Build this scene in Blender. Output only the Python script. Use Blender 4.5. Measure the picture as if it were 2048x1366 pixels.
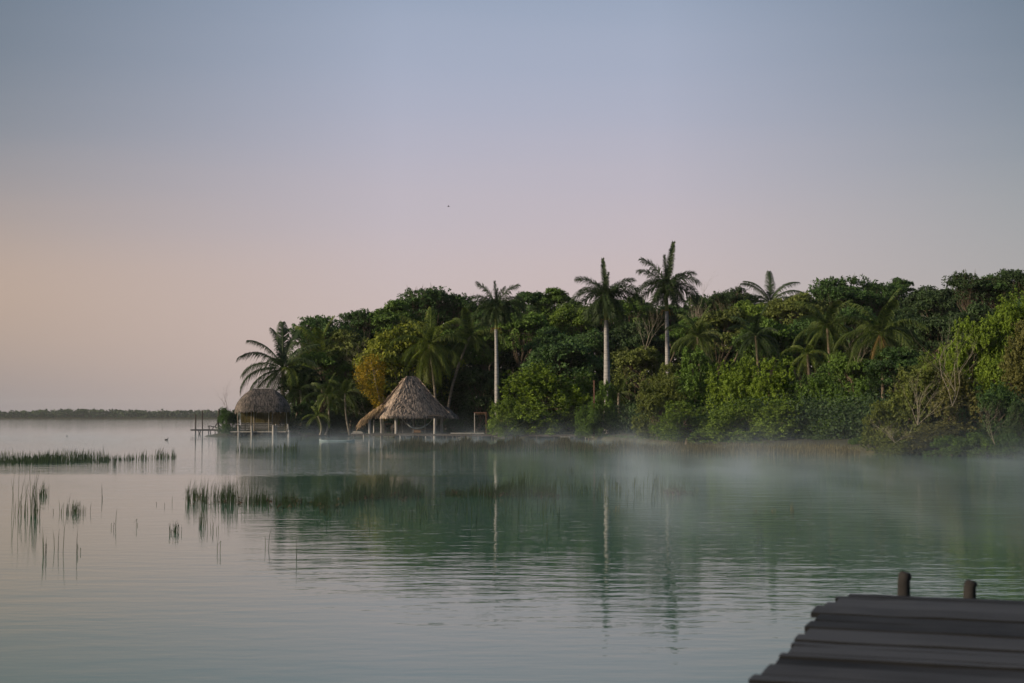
import bpy, math, random
import numpy as np
from mathutils import Vector, Matrix

for o in list(bpy.data.objects):
    bpy.data.objects.remove(o)
SC = bpy.context.scene
COL = SC.collection
R = math.radians
rng = np.random.default_rng(11)
random.seed(5)

# ------------------------------------------------------------------ camera
F = 2844.0                      # focal length in pixels of the 2048 px wide photograph
PITCH = math.atan((835.5 - 683.0) / F)
CAMH = 2.1
cd = bpy.data.cameras.new('camera')
cam = bpy.data.objects.new('camera', cd)
COL.objects.link(cam)
cam.location = (0, 0, CAMH)
cam.rotation_euler = (R(90) + PITCH, 0, 0)
cd.sensor_width = 36.0
cd.lens = F / 2048 * 36.0
cd.clip_start = 0.1
cd.clip_end = 9000
cd.dof.use_dof = True
cd.dof.focus_distance = 120
cd.dof.aperture_fstop = 3.4
SC.camera = cam

# ------------------------------------------------------------------ sky, sun, exposure
SUN_EL, SUN_AZ = 16.0, 250.0     # azimuth clockwise from +Y (the view direction)
def lin(r, g, b):
    f = lambda c: (c / 255 / 12.92) if c / 255 <= 0.04045 else ((c / 255 + 0.055) / 1.055) ** 2.4
    return (f(r), f(g), f(b), 1)
W = bpy.data.worlds.new("World")
SC.world = W
W.use_nodes = True
nt = W.node_tree
nt.nodes.clear()
N = nt.nodes.new
L = nt.links.new
tc = N('ShaderNodeTexCoord')
sep = N('ShaderNodeSeparateXYZ')
L(tc.outputs['Generated'], sep.inputs[0])
def ramp(fac, stops):
    r = N('ShaderNodeValToRGB')
    r.color_ramp.interpolation = 'B_SPLINE'
    e = r.color_ramp.elements
    e[0].position, e[0].color = stops[0]
    e[1].position, e[1].color = stops[-1]
    for p, c in stops[1:-1]:
        x = e.new(p)
        x.color = c
    L(fac, r.inputs[0])
    return r
def mapr(src, a, b, c=0.0, d=1.0):
    m = N('ShaderNodeMapRange')
    m.inputs[1].default_value, m.inputs[2].default_value = a, b
    m.inputs[3].default_value, m.inputs[4].default_value = c, d
    L(src, m.inputs[0])
    return m.outputs[0]
smp = N('ShaderNodeMapping'); smp.inputs['Scale'].default_value = (1.6, 1.6, 22)
L(tc.outputs['Generated'], smp.inputs[0])
snz = N('ShaderNodeTexNoise'); snz.inputs['Scale'].default_value = 1.0; snz.inputs['Detail'].default_value = 3
L(smp.outputs[0], snz.inputs['Vector'])
sof = N('ShaderNodeMath'); sof.operation = 'MULTIPLY_ADD'; sof.inputs[1].default_value = .030
L(snz.outputs['Fac'], sof.inputs[0]); 
sof2 = N('ShaderNodeMath'); sof2.operation = 'SUBTRACT'; sof2.inputs[1].default_value = .015
L(sep.outputs['Z'], sof2.inputs[0]); L(sof2.outputs[0], sof.inputs[2])
zf = mapr(sof.outputs[0], 0.0, 0.5)
mid = ramp(zf, [(0.00, lin(176, 162, 160)), (0.05, lin(187, 168, 162)), (0.18, lin(189, 173, 172)),
                (0.30, lin(180, 171, 179)), (0.42, lin(164, 166, 183)), (0.56, lin(148, 160, 181)),
                (1.0, lin(104, 124, 146))])
lft = ramp(zf, [(0.00, lin(138, 132, 134)), (0.06, lin(142, 132, 130)), (0.17, lin(182, 156, 134)),
                (0.29, lin(146, 138, 136)), (0.40, lin(116, 124, 132)), (0.56, lin(84, 98, 110)),
                (1.0, lin(84, 100, 120))])
rgt = ramp(zf, [(0.00, lin(150, 146, 146)), (0.05, lin(150, 148, 146)), (0.18, lin(148, 148, 148)),
                (0.30, lin(132, 140, 142)), (0.42, lin(108, 121, 132)), (0.56, lin(80, 96, 108)),
                (1.0, lin(84, 100, 120))])
fl = mapr(sep.outputs['X'], -0.08, -0.40)
fr = mapr(sep.outputs['X'], 0.10, 0.42)
for m in (nt.nodes[-1], ):
    pass
mx1 = N('ShaderNodeMixRGB'); L(fl, mx1.inputs[0]); L(mid.outputs[0], mx1.inputs[1]); L(lft.outputs[0], mx1.inputs[2])
mx2 = N('ShaderNodeMixRGB'); L(fr, mx2.inputs[0]); L(mx1.outputs[0], mx2.inputs[1]); L(rgt.outputs[0], mx2.inputs[2])
sky = N('ShaderNodeTexSky')
sky.sky_type = 'NISHITA'
sky.sun_disc = False
sky.sun_elevation = R(SUN_EL)
sky.sun_rotation = R(SUN_AZ)
bg1 = N('ShaderNodeBackground'); L(mx2.outputs[0], bg1.inputs[0]); bg1.inputs[1].default_value = 1.12
bg2 = N('ShaderNodeBackground'); L(sky.outputs[0], bg2.inputs[0]); bg2.inputs[1].default_value = 0.06
ms = N('ShaderNodeMixShader'); ms.inputs[0].default_value = 0.08
L(bg1.outputs[0], ms.inputs[1]); L(bg2.outputs[0], ms.inputs[2])
wo = N('ShaderNodeOutputWorld'); L(ms.outputs[0], wo.inputs[0])

sd = bpy.data.lights.new('sun', 'SUN')
sd.energy = 5.0
sd.angle = R(5)
sd.color = (1.0, 0.80, 0.56)
so = bpy.data.objects.new('sun', sd)
COL.objects.link(so)
az, el = R(SUN_AZ), R(SUN_EL)
sdir = Vector((math.sin(az) * math.cos(el), math.cos(az) * math.cos(el), math.sin(el)))
so.rotation_euler = sdir.to_track_quat('Z', 'Y').to_euler()
so.location = (-40, -30, 40)

vs = SC.view_settings
SC.display_settings.display_device = 'sRGB'
vs.view_transform = 'Standard'
vs.look = 'None'
vs.exposure = 0.12
vs.gamma = 1.0
vs.use_curve_mapping = False
SC.render.engine = 'CYCLES'
cy = SC.cycles
cy.use_denoising = True
try:
    cy.denoiser = 'OPENIMAGEDENOISE'
except Exception:
    pass
cy.max_bounces = 6
cy.diffuse_bounces = 3
cy.glossy_bounces = 3
cy.transmission_bounces = 3
cy.transparent_max_bounces = 8
cy.volume_bounces = 0
cy.volume_step_rate = 1.0
cy.volume_max_steps = 256
cy.use_adaptive_sampling = True
cy.adaptive_threshold = 0.02

# ------------------------------------------------------------------ picture -> place
CP, SP = math.cos(PITCH), math.sin(PITCH)
def at(px, py, Y):
    u, v = (px - 1024) / F, (683 - py) / F
    dy = CP - v * SP
    t = Y / dy
    return Vector((u * t, Y, CAMH + (SP + v * CP) * t))
def wY(py, z=0.0):                # distance at which the ray of this row meets height z
    v = (683 - py) / F
    return (z - CAMH) / (SP + v * CP) * (CP - v * SP)
def onw(px, py, z=0.0):
    Y = wY(py, z)
    p = at(px, py, Y)
    return Vector((p.x, Y, z))
def sc(Y):                        # pixels of the photograph per metre
    return F / Y

# ------------------------------------------------------------------ materials
def mat(name, c1, c2=None, rough=0.9, spec=0.2, scale=4.0, attr=False, translucent=0.0, bump=0.0,
        stretch=(1, 1, 1), c3=None):
    m = bpy.data.materials.new(name)
    m.use_nodes = True
    t = m.node_tree
    b = t.nodes['Principled BSDF']
    out = t.nodes['Material Output']
    b.inputs['Roughness'].default_value = rough
    b.inputs['Specular IOR Level'].default_value = spec
    c2 = c2 or c1
    tcn = t.nodes.new('ShaderNodeTexCoord')
    mp = t.nodes.new('ShaderNodeMapping')
    mp.inputs['Scale'].default_value = stretch
    t.links.new(tcn.outputs['Object'], mp.inputs[0])
    no = t.nodes.new('ShaderNodeTexNoise')
    no.inputs['Scale'].default_value = scale
    no.inputs['Detail'].default_value = 5
    t.links.new(mp.outputs[0], no.inputs['Vector'])
    cr = t.nodes.new('ShaderNodeValToRGB')
    e = cr.color_ramp.elements
    e[0].position, e[0].color = 0.3, (*c1[:3], 1)
    e[1].position, e[1].color = 0.7, (*c2[:3], 1)
    if c3:
        x = e.new(1.0)
        x.color = (*c3[:3], 1)
        e[1].position = 0.6
    if attr:
        a = t.nodes.new('ShaderNodeAttribute')
        a.attribute_name = 'tone'
        mxn = t.nodes.new('ShaderNodeMath')
        mxn.operation = 'MULTIPLY_ADD'
        mxn.inputs[1].default_value = 0.35
        t.links.new(no.outputs['Fac'], mxn.inputs[0])
        mu = t.nodes.new('ShaderNodeMath'); mu.operation = 'MULTIPLY'; mu.inputs[1].default_value = 0.75
        t.links.new(a.outputs['Fac'], mu.inputs[0])
        t.links.new(mu.outputs[0], mxn.inputs[2])
        t.links.new(mxn.outputs[0], cr.inputs[0])
    else:
        t.links.new(no.outputs['Fac'], cr.inputs[0])
    t.links.new(cr.outputs[0], b.inputs['Base Color'])
    if bump:
        bn = t.nodes.new('ShaderNodeBump')
        bn.inputs['Distance'].default_value = bump
        t.links.new(no.outputs['Fac'], bn.inputs['Height'])
        t.links.new(bn.outputs[0], b.inputs['Normal'])
    if translucent:
        tr = t.nodes.new('ShaderNodeBsdfTranslucent')
        t.links.new(cr.outputs[0], tr.inputs[0])
        mi = t.nodes.new('ShaderNodeMixShader')
        mi.inputs[0].default_value = translucent
        t.links.new(b.outputs[0], mi.inputs[1])
        t.links.new(tr.outputs[0], mi.inputs[2])
        t.links.new(mi.outputs[0], out.inputs['Surface'])
    return m

def leafmat(name, a, b, c=None, tr=0.28):
    return mat(name, a, b, rough=0.55, spec=0.18, scale=0.9, attr=True, translucent=tr, c3=c)
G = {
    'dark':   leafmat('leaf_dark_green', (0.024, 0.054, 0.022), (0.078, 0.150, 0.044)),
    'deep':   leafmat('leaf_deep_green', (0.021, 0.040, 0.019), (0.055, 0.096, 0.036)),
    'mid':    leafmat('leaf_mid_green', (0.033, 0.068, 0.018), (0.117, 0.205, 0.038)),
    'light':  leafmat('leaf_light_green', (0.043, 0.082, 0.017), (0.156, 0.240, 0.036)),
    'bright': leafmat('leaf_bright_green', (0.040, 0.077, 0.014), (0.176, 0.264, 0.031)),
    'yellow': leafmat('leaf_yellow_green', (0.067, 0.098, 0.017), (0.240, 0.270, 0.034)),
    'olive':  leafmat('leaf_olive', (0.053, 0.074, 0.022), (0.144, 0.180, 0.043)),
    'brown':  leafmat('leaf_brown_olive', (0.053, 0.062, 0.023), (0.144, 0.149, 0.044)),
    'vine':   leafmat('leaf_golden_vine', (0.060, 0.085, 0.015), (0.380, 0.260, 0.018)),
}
PALM = {
    'dark':  leafmat('frond_dark_green', (.016, .034, .016), (.050, .080, .030)),
    'mid':   leafmat('frond_green', (.026, .048, .014), (.085, .120, .028)),
    'light': leafmat('frond_yellow_green', (.040, .068, .014), (.130, .175, .030)),
    'dry':   leafmat('frond_dry', (.12, .075, .025), (.28, .19, .07)),
}
M_bark = mat('bark_brown', (.07, .055, .04), (.16, .13, .10), scale=6, bump=.02)
M_pale = mat('bark_pale', (.15, .14, .11), (.30, .27, .22), scale=5)
M_rachis = mat('frond_rib', (.10, .12, .04), (.20, .20, .07), scale=3)
M_royal = mat('royal_palm_bark', (.17, .17, .18), (.33, .32, .33), scale=1.2, stretch=(1, 1, 7), bump=.03)
M_shaft = mat('crownshaft_green', (.11, .15, .04), (.24, .27, .08), scale=1.5, rough=.5, spec=.3)
M_coco = mat('coconut_bark', (.13, .11, .09), (.27, .24, .20), scale=1.5, stretch=(1, 1, 6), bump=.03)
M_log = mat('weathered_log', (.20, .19, .19), (.38, .37, .36), scale=3, stretch=(3, 3, .6), bump=.02)
M_darkwood = mat('dark_wet_wood', (.035, .030, .028), (.075, .065, .060), scale=4, stretch=(3, 3, .8), bump=.02)
M_postdark = mat('shade_dark_post', (.014, .013, .014), (.030, .029, .030), scale=8, bump=.01)  # shade on the pier posts put into a darker wood colour
M_deckwood = mat('deck_boards', (.06, .055, .05), (.13, .12, .11), scale=3, stretch=(1, 6, 1), bump=.01)
M_palewood = mat('sun_bleached_boards', (.24, .23, .22), (.42, .41, .39), scale=3)
M_orangewood = mat('varnished_wood', (.12, .07, .038), (.24, .14, .07), scale=4, stretch=(1, 5, 5))
M_redwood = mat('rust_painted_timber', (.085, .05, .04), (.17, .095, .07), scale=5)
M_thatch = mat('thatch', (.085, .080, .076), (.42, .335, .275), rough=.95, spec=.05, scale=1.6, attr=True)
M_thatch2 = mat('thatch_weathered', (.055, .055, .052), (.20, .17, .155), rough=.95, spec=.05, scale=1.6, attr=True)
M_drythatch = mat('thatch_dry_palm', (.10, .075, .05), (.52, .37, .22), rough=.95, spec=.05, scale=1.6, attr=True)
M_screen = mat('reed_screen', (.055, .050, .016), (.12, .10, .032), scale=2.5, stretch=(8, 8, .6))
M_screenlow = mat('board_screen_dark', (.028, .030, .026), (.055, .055, .046), scale=2.5, stretch=(.6, .6, 8))
M_reed = leafmat('reed_green', (.070, .092, .034), (.200, .235, .085), tr=.15)
M_reedtan = leafmat('reed_tan', (.110, .095, .045), (.300, .255, .125), tr=.2)
M_reedroot = mat('reed_brown_base', (.055, .034, .018), (.11, .065, .035), scale=3)
M_rope = mat('hammock_cloth', (.10, .16, .24), (.30, .30, .28), scale=2)
M_ground = mat('shore_soil', (.030, .028, .020), (.060, .060, .030), scale=.6, c3=(.05, .07, .025))
M_white = mat('white_paint', (.50, .53, .55), (.66, .68, .70), scale=2, rough=.5)
M_blue = mat('pale_blue_board', (.14, .20, .23), (.20, .27, .31), scale=2, rough=.5)
M_bird = mat('bird_brown', (.03, .026, .022), (.07, .06, .05), scale=10)
M_tile = mat('red_clay_tile', (.28, .08, .03), (.42, .15, .06), scale=6)

def pier_material():
    m = bpy.data.materials.new('pier_boards')
    m.use_nodes = True
    t = m.node_tree
    b = t.nodes['Principled BSDF']
    tcn = t.nodes.new('ShaderNodeTexCoord')
    mp = t.nodes.new('ShaderNodeMapping'); mp.inputs['Scale'].default_value = (.8, 34, 8)
    t.links.new(tcn.outputs['Object'], mp.inputs[0])
    n1 = t.nodes.new('ShaderNodeTexNoise'); n1.inputs['Scale'].default_value = 2.0; n1.inputs['Detail'].default_value = 7
    t.links.new(mp.outputs[0], n1.inputs['Vector'])
    n2 = t.nodes.new('ShaderNodeTexNoise'); n2.inputs['Scale'].default_value = 1.1; n2.inputs['Detail'].default_value = 3
    t.links.new(tcn.outputs['Object'], n2.inputs['Vector'])
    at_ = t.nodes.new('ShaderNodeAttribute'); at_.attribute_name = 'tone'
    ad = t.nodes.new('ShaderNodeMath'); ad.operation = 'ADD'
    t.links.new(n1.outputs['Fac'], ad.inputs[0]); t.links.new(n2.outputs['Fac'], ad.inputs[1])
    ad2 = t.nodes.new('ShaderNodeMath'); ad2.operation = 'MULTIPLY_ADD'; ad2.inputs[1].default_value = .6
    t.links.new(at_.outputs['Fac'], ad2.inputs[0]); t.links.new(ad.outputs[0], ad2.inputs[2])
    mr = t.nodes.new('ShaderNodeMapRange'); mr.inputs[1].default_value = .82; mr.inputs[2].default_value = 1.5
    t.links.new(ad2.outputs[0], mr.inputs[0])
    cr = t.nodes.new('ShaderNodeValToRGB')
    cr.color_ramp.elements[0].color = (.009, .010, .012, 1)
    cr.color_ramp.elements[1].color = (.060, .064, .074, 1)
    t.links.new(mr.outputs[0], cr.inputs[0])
    t.links.new(cr.outputs[0], b.inputs['Base Color'])
    b.inputs['Roughness'].default_value = .8
    b.inputs['Specular IOR Level'].default_value = .15
    bn = t.nodes.new('ShaderNodeBump'); bn.inputs['Distance'].default_value = .006
    t.links.new(n1.outputs['Fac'], bn.inputs['Height']); t.links.new(bn.outputs[0], b.inputs['Normal'])
    return m
M_pier = pier_material()

# ------------------------------------------------------------------ mesh building
class MB:
    def __init__(s):
        s.v, s.q, s.t, s.tq, s.tt, s.n = [], [], [], [], [], 0
    def quads(s, V, tone=None):             # V: (n,4,3)
        V = np.asarray(V, float)
        n = len(V)
        if n == 0:
            return
        s.v.append(V.reshape(-1, 3))
        s.q.append(np.arange(4 * n).reshape(-1, 4) + s.n)
        s.tq.append(np.full(n, .5) if tone is None else np.broadcast_to(tone, (n,)).astype(float))
        s.n += 4 * n
    def tris(s, V, tone=None):
        V = np.asarray(V, float)
        n = len(V)
        if n == 0:
            return
        s.v.append(V.reshape(-1, 3))
        s.t.append(np.arange(3 * n).reshape(-1, 3) + s.n)
        s.tt.append(np.full(n, .5) if tone is None else np.broadcast_to(tone, (n,)).astype(float))
        s.n += 3 * n
    def raw(s, V, quads, tone=.5):
        V = np.asarray(V, float)
        s.v.append(V)
        s.q.append(np.asarray(quads, int).reshape(-1, 4) + s.n)
        s.tq.append(np.full(len(s.q[-1]), tone))
        s.n += len(V)
    def tube(s, pts, rad, n=6, tone=.5, cap=True):
        pts = np.asarray([tuple(p) for p in pts], float)
        rad = np.broadcast_to(rad, (len(pts),))
        V = []
        prev = None
        for i, p in enumerate(pts):
            d = pts[min(i + 1, len(pts) - 1)] - pts[max(i - 1, 0)]
            d = d / (np.linalg.norm(d) + 1e-9)
            ref = np.array([1., 0, 0]) if abs(d[0]) < .8 else np.array([0, 1., 0])
            a = np.cross(d, ref); a /= np.linalg.norm(a)
            if prev is not None:
                a = prev - d * np.dot(prev, d)
                a /= np.linalg.norm(a) + 1e-9
            prev = a
            b = np.cross(d, a)
            for k in range(n):
                th = 2 * math.pi * k / n
                V.append(p + rad[i] * (math.cos(th) * a + math.sin(th) * b))
        q = []
        for i in range(len(pts) - 1):
            for k in range(n):
                q.append((i * n + k, i * n + (k + 1) % n, (i + 1) * n + (k + 1) % n, (i + 1) * n + k))
        s.raw(V, q, tone)
        if cap:
            m = len(V)
            top = np.array(V[-n:]); bot = np.array(V[:n])
            ct, cb = top.mean(0), bot.mean(0)
            s.tris([[top[k], top[(k + 1) % n], ct] for k in range(n)], tone)
            s.tris([[bot[(k + 1) % n], bot[k], cb] for k in range(n)], tone)
    def box(s, lo, hi, M=None, tone=.5, jit=0.0):
        x0, y0, z0 = lo
        x1, y1, z1 = hi
        V = np.array([(x0, y0, z0), (x1, y0, z0), (x1, y1, z0), (x0, y1, z0),
                      (x0, y0, z1), (x1, y0, z1), (x1, y1, z1), (x0, y1, z1)], float)
        if jit:
            V += rng.normal(0, jit, V.shape)
        if M is not None:
            V = np.array([tuple(M @ Vector(p)) for p in V])
        s.raw(V, [(0, 3, 2, 1), (4, 5, 6, 7), (0, 1, 5, 4), (1, 2, 6, 5), (2, 3, 7, 6), (3, 0, 4, 7)], tone)
    def mesh(s, name, smooth=False):
        me = bpy.data.meshes.new(name)
        V = np.concatenate(s.v)
        Q = np.concatenate(s.q) if s.q else np.zeros((0, 4), int)
        T = np.concatenate(s.t) if s.t else np.zeros((0, 3), int)
        tone = np.concatenate(s.tq + s.tt) if (s.tq or s.tt) else np.zeros(0)
        nf = len(Q) + len(T)
        me.vertices.add(len(V))
        me.vertices.foreach_set('co', V.astype(np.float32).ravel())
        me.loops.add(Q.size + T.size)
        me.loops.foreach_set('vertex_index', np.concatenate([Q.ravel(), T.ravel()]).astype(np.int32))
        me.polygons.add(nf)
        st = np.concatenate([np.arange(len(Q)) * 4, Q.size + np.arange(len(T)) * 3]).astype(np.int32)
        me.polygons.foreach_set('loop_start', st)
        me.polygons.foreach_set('use_smooth', np.full(nf, bool(smooth)))
        me.update(calc_edges=True)
        a = me.attributes.new('tone', 'FLOAT', 'FACE')
        a.data.foreach_set('value', tone.astype(np.float32))
        return me
    def obj(s, name, m, parent=None, smooth=False):
        me = s.mesh(name, smooth)
        me.materials.append(m)
        return link(name, me, parent)

def link(name, me, parent=None, m=None):
    o = bpy.data.objects.new(name, me)
    COL.objects.link(o)
    if parent is not None:
        o.parent = parent
    if m is not None:
        if len(me.materials) == 0:
            me.materials.append(m)
        o.material_slots[0].link = 'OBJECT'
        o.material_slots[0].material = m
    return o
def tag(o, label=None, cat=None, group=None, kind=None):
    if label: o['label'] = label
    if cat: o['category'] = cat
    if group: o['group'] = group
    if kind: o['kind'] = kind
    return o
def thing(name, loc, label, cat, group=None, rz=0.0):
    o = bpy.data.objects.new(name, None)
    COL.objects.link(o)
    o.location = loc
    o.rotation_euler = (0, 0, rz)
    o.empty_display_size = .5
    return tag(o, label, cat, group)

def nrm(a):
    return a / (np.linalg.norm(a, axis=-1, keepdims=True) + 1e-9)

def leaves(mb, centers, radii, per, size, outward=None, up=.5, flat=.75, tone_c=None, aspect=.55, hang=0.0):
    """clusters of leaf-sized rhombs round the given centres"""
    n = len(centers)
    idx = np.repeat(np.arange(n), per)
    m = len(idx)
    off = rng.normal(0, 1, (m, 3)) * .55
    off[:, 2] *= flat
    rr = np.asarray(radii)[idx][:, None]
    P = centers[idx] + off * rr
    if hang:
        P[:, 2] -= np.abs(rng.normal(0, hang, m))
    nor = rng.normal(0, 1, (m, 3)) * .75
    nor[:, 2] += up
    if outward is not None:
        nor += outward[idx] * .8
    nor = nrm(nor)
    t = nrm(np.cross(nor, rng.normal(0, 1, (m, 3))))
    b = np.cross(nor, t)
    s = (size * rng.uniform(.6, 1.35, m))[:, None]
    V = np.stack([P - t * s, P + b * s * aspect + nor * s * .15, P + t * s, P - b * s * aspect + nor * s * .15], 1)
    tone_c = rng.uniform(.15, .85, n) if tone_c is None else tone_c
    tone = np.clip(tone_c[idx] * .6 + rng.uniform(0, .45, m), 0, 1)
    mb.quads(V, tone)

# ------------------------------------------------------------------ broadleaf trees and bushes
def limbs(mb, base, top, r0, targets, n=5):
    base, top = np.array(base, float), np.array(top, float)
    pts = [base + (top - base) * k / 5 + np.array([rng.normal(0, .04), rng.normal(0, .04), 0]) * np.linalg.norm(top - base) * (k % 5 > 0) for k in range(6)]
    mb.tube(pts, np.linspace(r0, r0 * .45, 6), 7)
    for tg in targets:
        k = rng.integers(2, 6)
        s = pts[k]
        tg = np.asarray(tg)
        midp = s * .45 + tg * .55 + np.array([0, 0, -.12 * np.linalg.norm(tg - s)]) + rng.normal(0, .05, 3) * np.linalg.norm(tg - s)
        mb.tube([s, midp, tg], [r0 * .35, r0 * .2, r0 * .06], 4, cap=False)

def tree_variant(kind, seed):
    """unit tree: height 10, crown radius about 5; returns (crown mesh, trunk mesh)"""
    global rng
    keep = rng
    rng = np.random.default_rng(seed)
    cr, tk = MB(), MB()
    C, RD, OUT, TC = [], [], [], []
    if kind in ('dome', 'oval'):
        z0 = 1.0
        nl = 17 if kind == 'dome' else 12
        lobes = []
        for i in range(nl):
            a = 2 * math.pi * (i / nl) * 2.4 + rng.uniform(0, .9)
            rr = rng.uniform(.1, 1) ** .55 * 3.5
            zz = z0 + .6 + (1 - (rr / 4.4) ** 2) * rng.uniform(2.6, 4.6) * (1.0 if kind == 'dome' else 1.5)
            lobes.append((rr * math.cos(a), rr * math.sin(a), zz, rng.uniform(.95, 1.75)))
        for (x, y, z, r) in lobes:
            k = int(44 * r)
            d = nrm(rng.normal(0, 1, (k, 3)))
            d[:, 2] = np.abs(d[:, 2]) * 1.0 - .25
            rad = r * rng.uniform(.62, 1.12, (k, 1))
            C.append(np.array([x, y, z]) + d * rad * [1.1, 1.1, .85]); OUT.append(d); RD.append(np.full(k, .34) * rng.uniform(.7, 1.3, k))
            TC.append(np.clip(rng.normal(.5, .16) + rng.normal(0, .15, k), 0, 1))
        # lower skirt
        k = 130
        a = rng.uniform(0, 2 * math.pi, k)
        C.append(np.stack([np.cos(a) * rng.uniform(2.2, 4.1, k), np.sin(a) * rng.uniform(2.2, 4.1, k), rng.uniform(.2, z0 + 2, k)], 1))
        OUT.append(np.stack([np.cos(a), np.sin(a), a * 0], 1)); RD.append(np.full(k, .45)); TC.append(rng.uniform(.2, .7, k))
        per, size = 14, .17
        tg = [l[:3] for l in lobes]
    elif kind == 'open':
        nl = 20
        tg = []
        for i in range(nl):
            a = 2.4 * i + rng.uniform(0, .6)
            rr = rng.uniform(.1, 1) ** .55 * 4.3
            zz = 2.2 + (1 - (rr / 5.2) ** 2) * rng.uniform(1.8, 4.2)
            r = rng.uniform(.9, 1.5)
            k = int(30 * r)
            d = rng.normal(0, 1, (k, 3)) * [1, 1, .42] * r * .72
            C.append(np.array([rr * math.cos(a), rr * math.sin(a), zz]) + d)
            OUT.append(np.zeros((k, 3))); RD.append(np.full(k, .30)); TC.append(rng.uniform(.2, .8, k))
            tg.append((rr * math.cos(a), rr * math.sin(a), zz))
            for _ in range(5):
                tg.append(tuple(C[-1][rng.integers(k)]))
        k = 260
        a = rng.uniform(0, 2 * math.pi, k); rr = rng.uniform(0, 3.9, k)
        C.append(np.stack([np.cos(a) * rr, np.sin(a) * rr, rng.uniform(.2, 3.6, k)], 1))
        OUT.append(np.zeros((k, 3))); RD.append(np.full(k, .5)); TC.append(rng.uniform(.2, .6, k))
        per, size = 15, .16
    else:                                       # bush down to the water
        nl = 34
        tg = []
        for i in range(nl):
            a = 2.4 * i + rng.uniform(0, .8)
            sn = rng.uniform(.02, 1) ** .8
            cs = math.sqrt(max(0, 1 - sn * sn)) * .85 + .12
            f_ = rng.uniform(.72, 1.0) if i % 5 else .4
            rr = 4.0 * cs * f_
            zz = .6 + 7.4 * sn * f_
            r = rng.uniform(.9, 1.7)
            k = int(40 * r)
            d = nrm(rng.normal(0, 1, (k, 3)))
            C.append(np.array([rr * math.cos(a), rr * math.sin(a), zz]) + d * r * rng.uniform(.55, 1.15, (k, 1)))
            OUT.append(d); RD.append(rng.uniform(.16, .34, k))
            TC.append(np.clip(rng.normal(.45, .17) + rng.normal(0, .15, k), 0, 1))
            tg.append((rr * math.cos(a), rr * math.sin(a), zz))
        per, size = 13, .135
        # upright leafy shoots
        allc = np.concatenate(C)
        outer = allc[np.argsort(-(np.hypot(allc[:, 0], allc[:, 1]) * .8 + allc[:, 2]))[:520]]
        pick = outer[rng.choice(len(outer), 170, replace=False)]
        SV, SO, ST = [], [], []
        for p in pick:
            h = rng.uniform(.25, .75)
            ln = rng.normal(0, .12, 2)
            tcv = rng.uniform(.6, 1)
            for s_ in np.linspace(0, 1, 6):
                SV.append(p + np.array([ln[0] * s_, ln[1] * s_, h * s_])); ST.append(tcv)
        SV = np.array(SV)
        leaves(cr, SV, np.full(len(SV), .12), 9, .12, None, up=.7, flat=1.4, tone_c=np.array(ST))
    C = np.concatenate(C); OUT = np.concatenate(OUT); RD = np.concatenate(RD); TC = np.concatenate(TC)
    zc = C[:, 2].max()
    C[:, 2] *= (9.75 if kind == 'bush' else 6.6 if kind == 'oval' else 5.6 if kind == 'dome' else 5.4) / zc
    tg = [(q[0], q[1], q[2] * (1 if kind == 'bush' else .95)) for q in tg]
    ok = C[:, 2] > (.12 if kind == 'bush' else -9)
    C, OUT, RD, TC = C[ok], OUT[ok], RD[ok], TC[ok]
    leaves(cr, C, RD, per, size, OUT, up=.55, tone_c=TC)
    limbs(tk, (0, 0, -.3 if kind == 'bush' else -9), (rng.normal(0, .3), rng.normal(0, .3), 2.2 if kind != 'bush' else 4.5), .24, tg)
    a, b = cr.mesh('crown'), tk.mesh('trunk', True)
    a.materials.append(G['mid']); b.materials.append(M_bark)
    rng = keep
    return a, b

VAR = {'dome': [tree_variant('dome', 100 + i) for i in range(5)],
       'oval': [tree_variant('oval', 130 + i) for i in range(2)],
       'open': [tree_variant('open', 200 + i) for i in range(5)],
       'bush': [tree_variant('bush', 300 + i) for i in range(5)]}
cnt = {'n': 0}
def tree(px, top, Y, hw, kind, tint, label, name='broadleaf_tree', cat='tree', group='woodland trees behind the shore',
         z0=.45, sy=1.0, bark=None):
    cnt['n'] += 1
    i = cnt['n']
    s = sc(Y)
    p = at(px, top, Y)
    h = p.z - z0
    t = thing(name, (p.x, Y, z0), label, cat, group, rz=(i * 2.399) % 6.283)
    cr, tk = VAR[kind][i % len(VAR[kind])]
    if kind == 'bush':
        rad = hw * 1.12 / s / 4.5
        zs_ = min(h / 10.0, 1.35 * rad)
        o = link('crown', cr, t, G[tint])
        o.location = (0, 0, h - 10 * zs_); o.scale = (rad, rad * sy, zs_)
        o = link('trunk', tk, t, bark or M_bark)
        o.scale = (rad, rad * sy, h / 10)
    else:
        rad = hw * 1.12 / s / 4.5
        zt = {'dome': 5.9, 'oval': 6.9, 'open': 5.5}[kind]
        zs_ = rad * rng.uniform(.95, 1.15)
        for o in (link('crown', cr, t, G[tint]), link('trunk', tk, t, bark or M_bark)):
            o.location = (0, 0, h - zt * zs_)
            o.scale = (rad, rad * sy, zs_)
    return t

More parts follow.
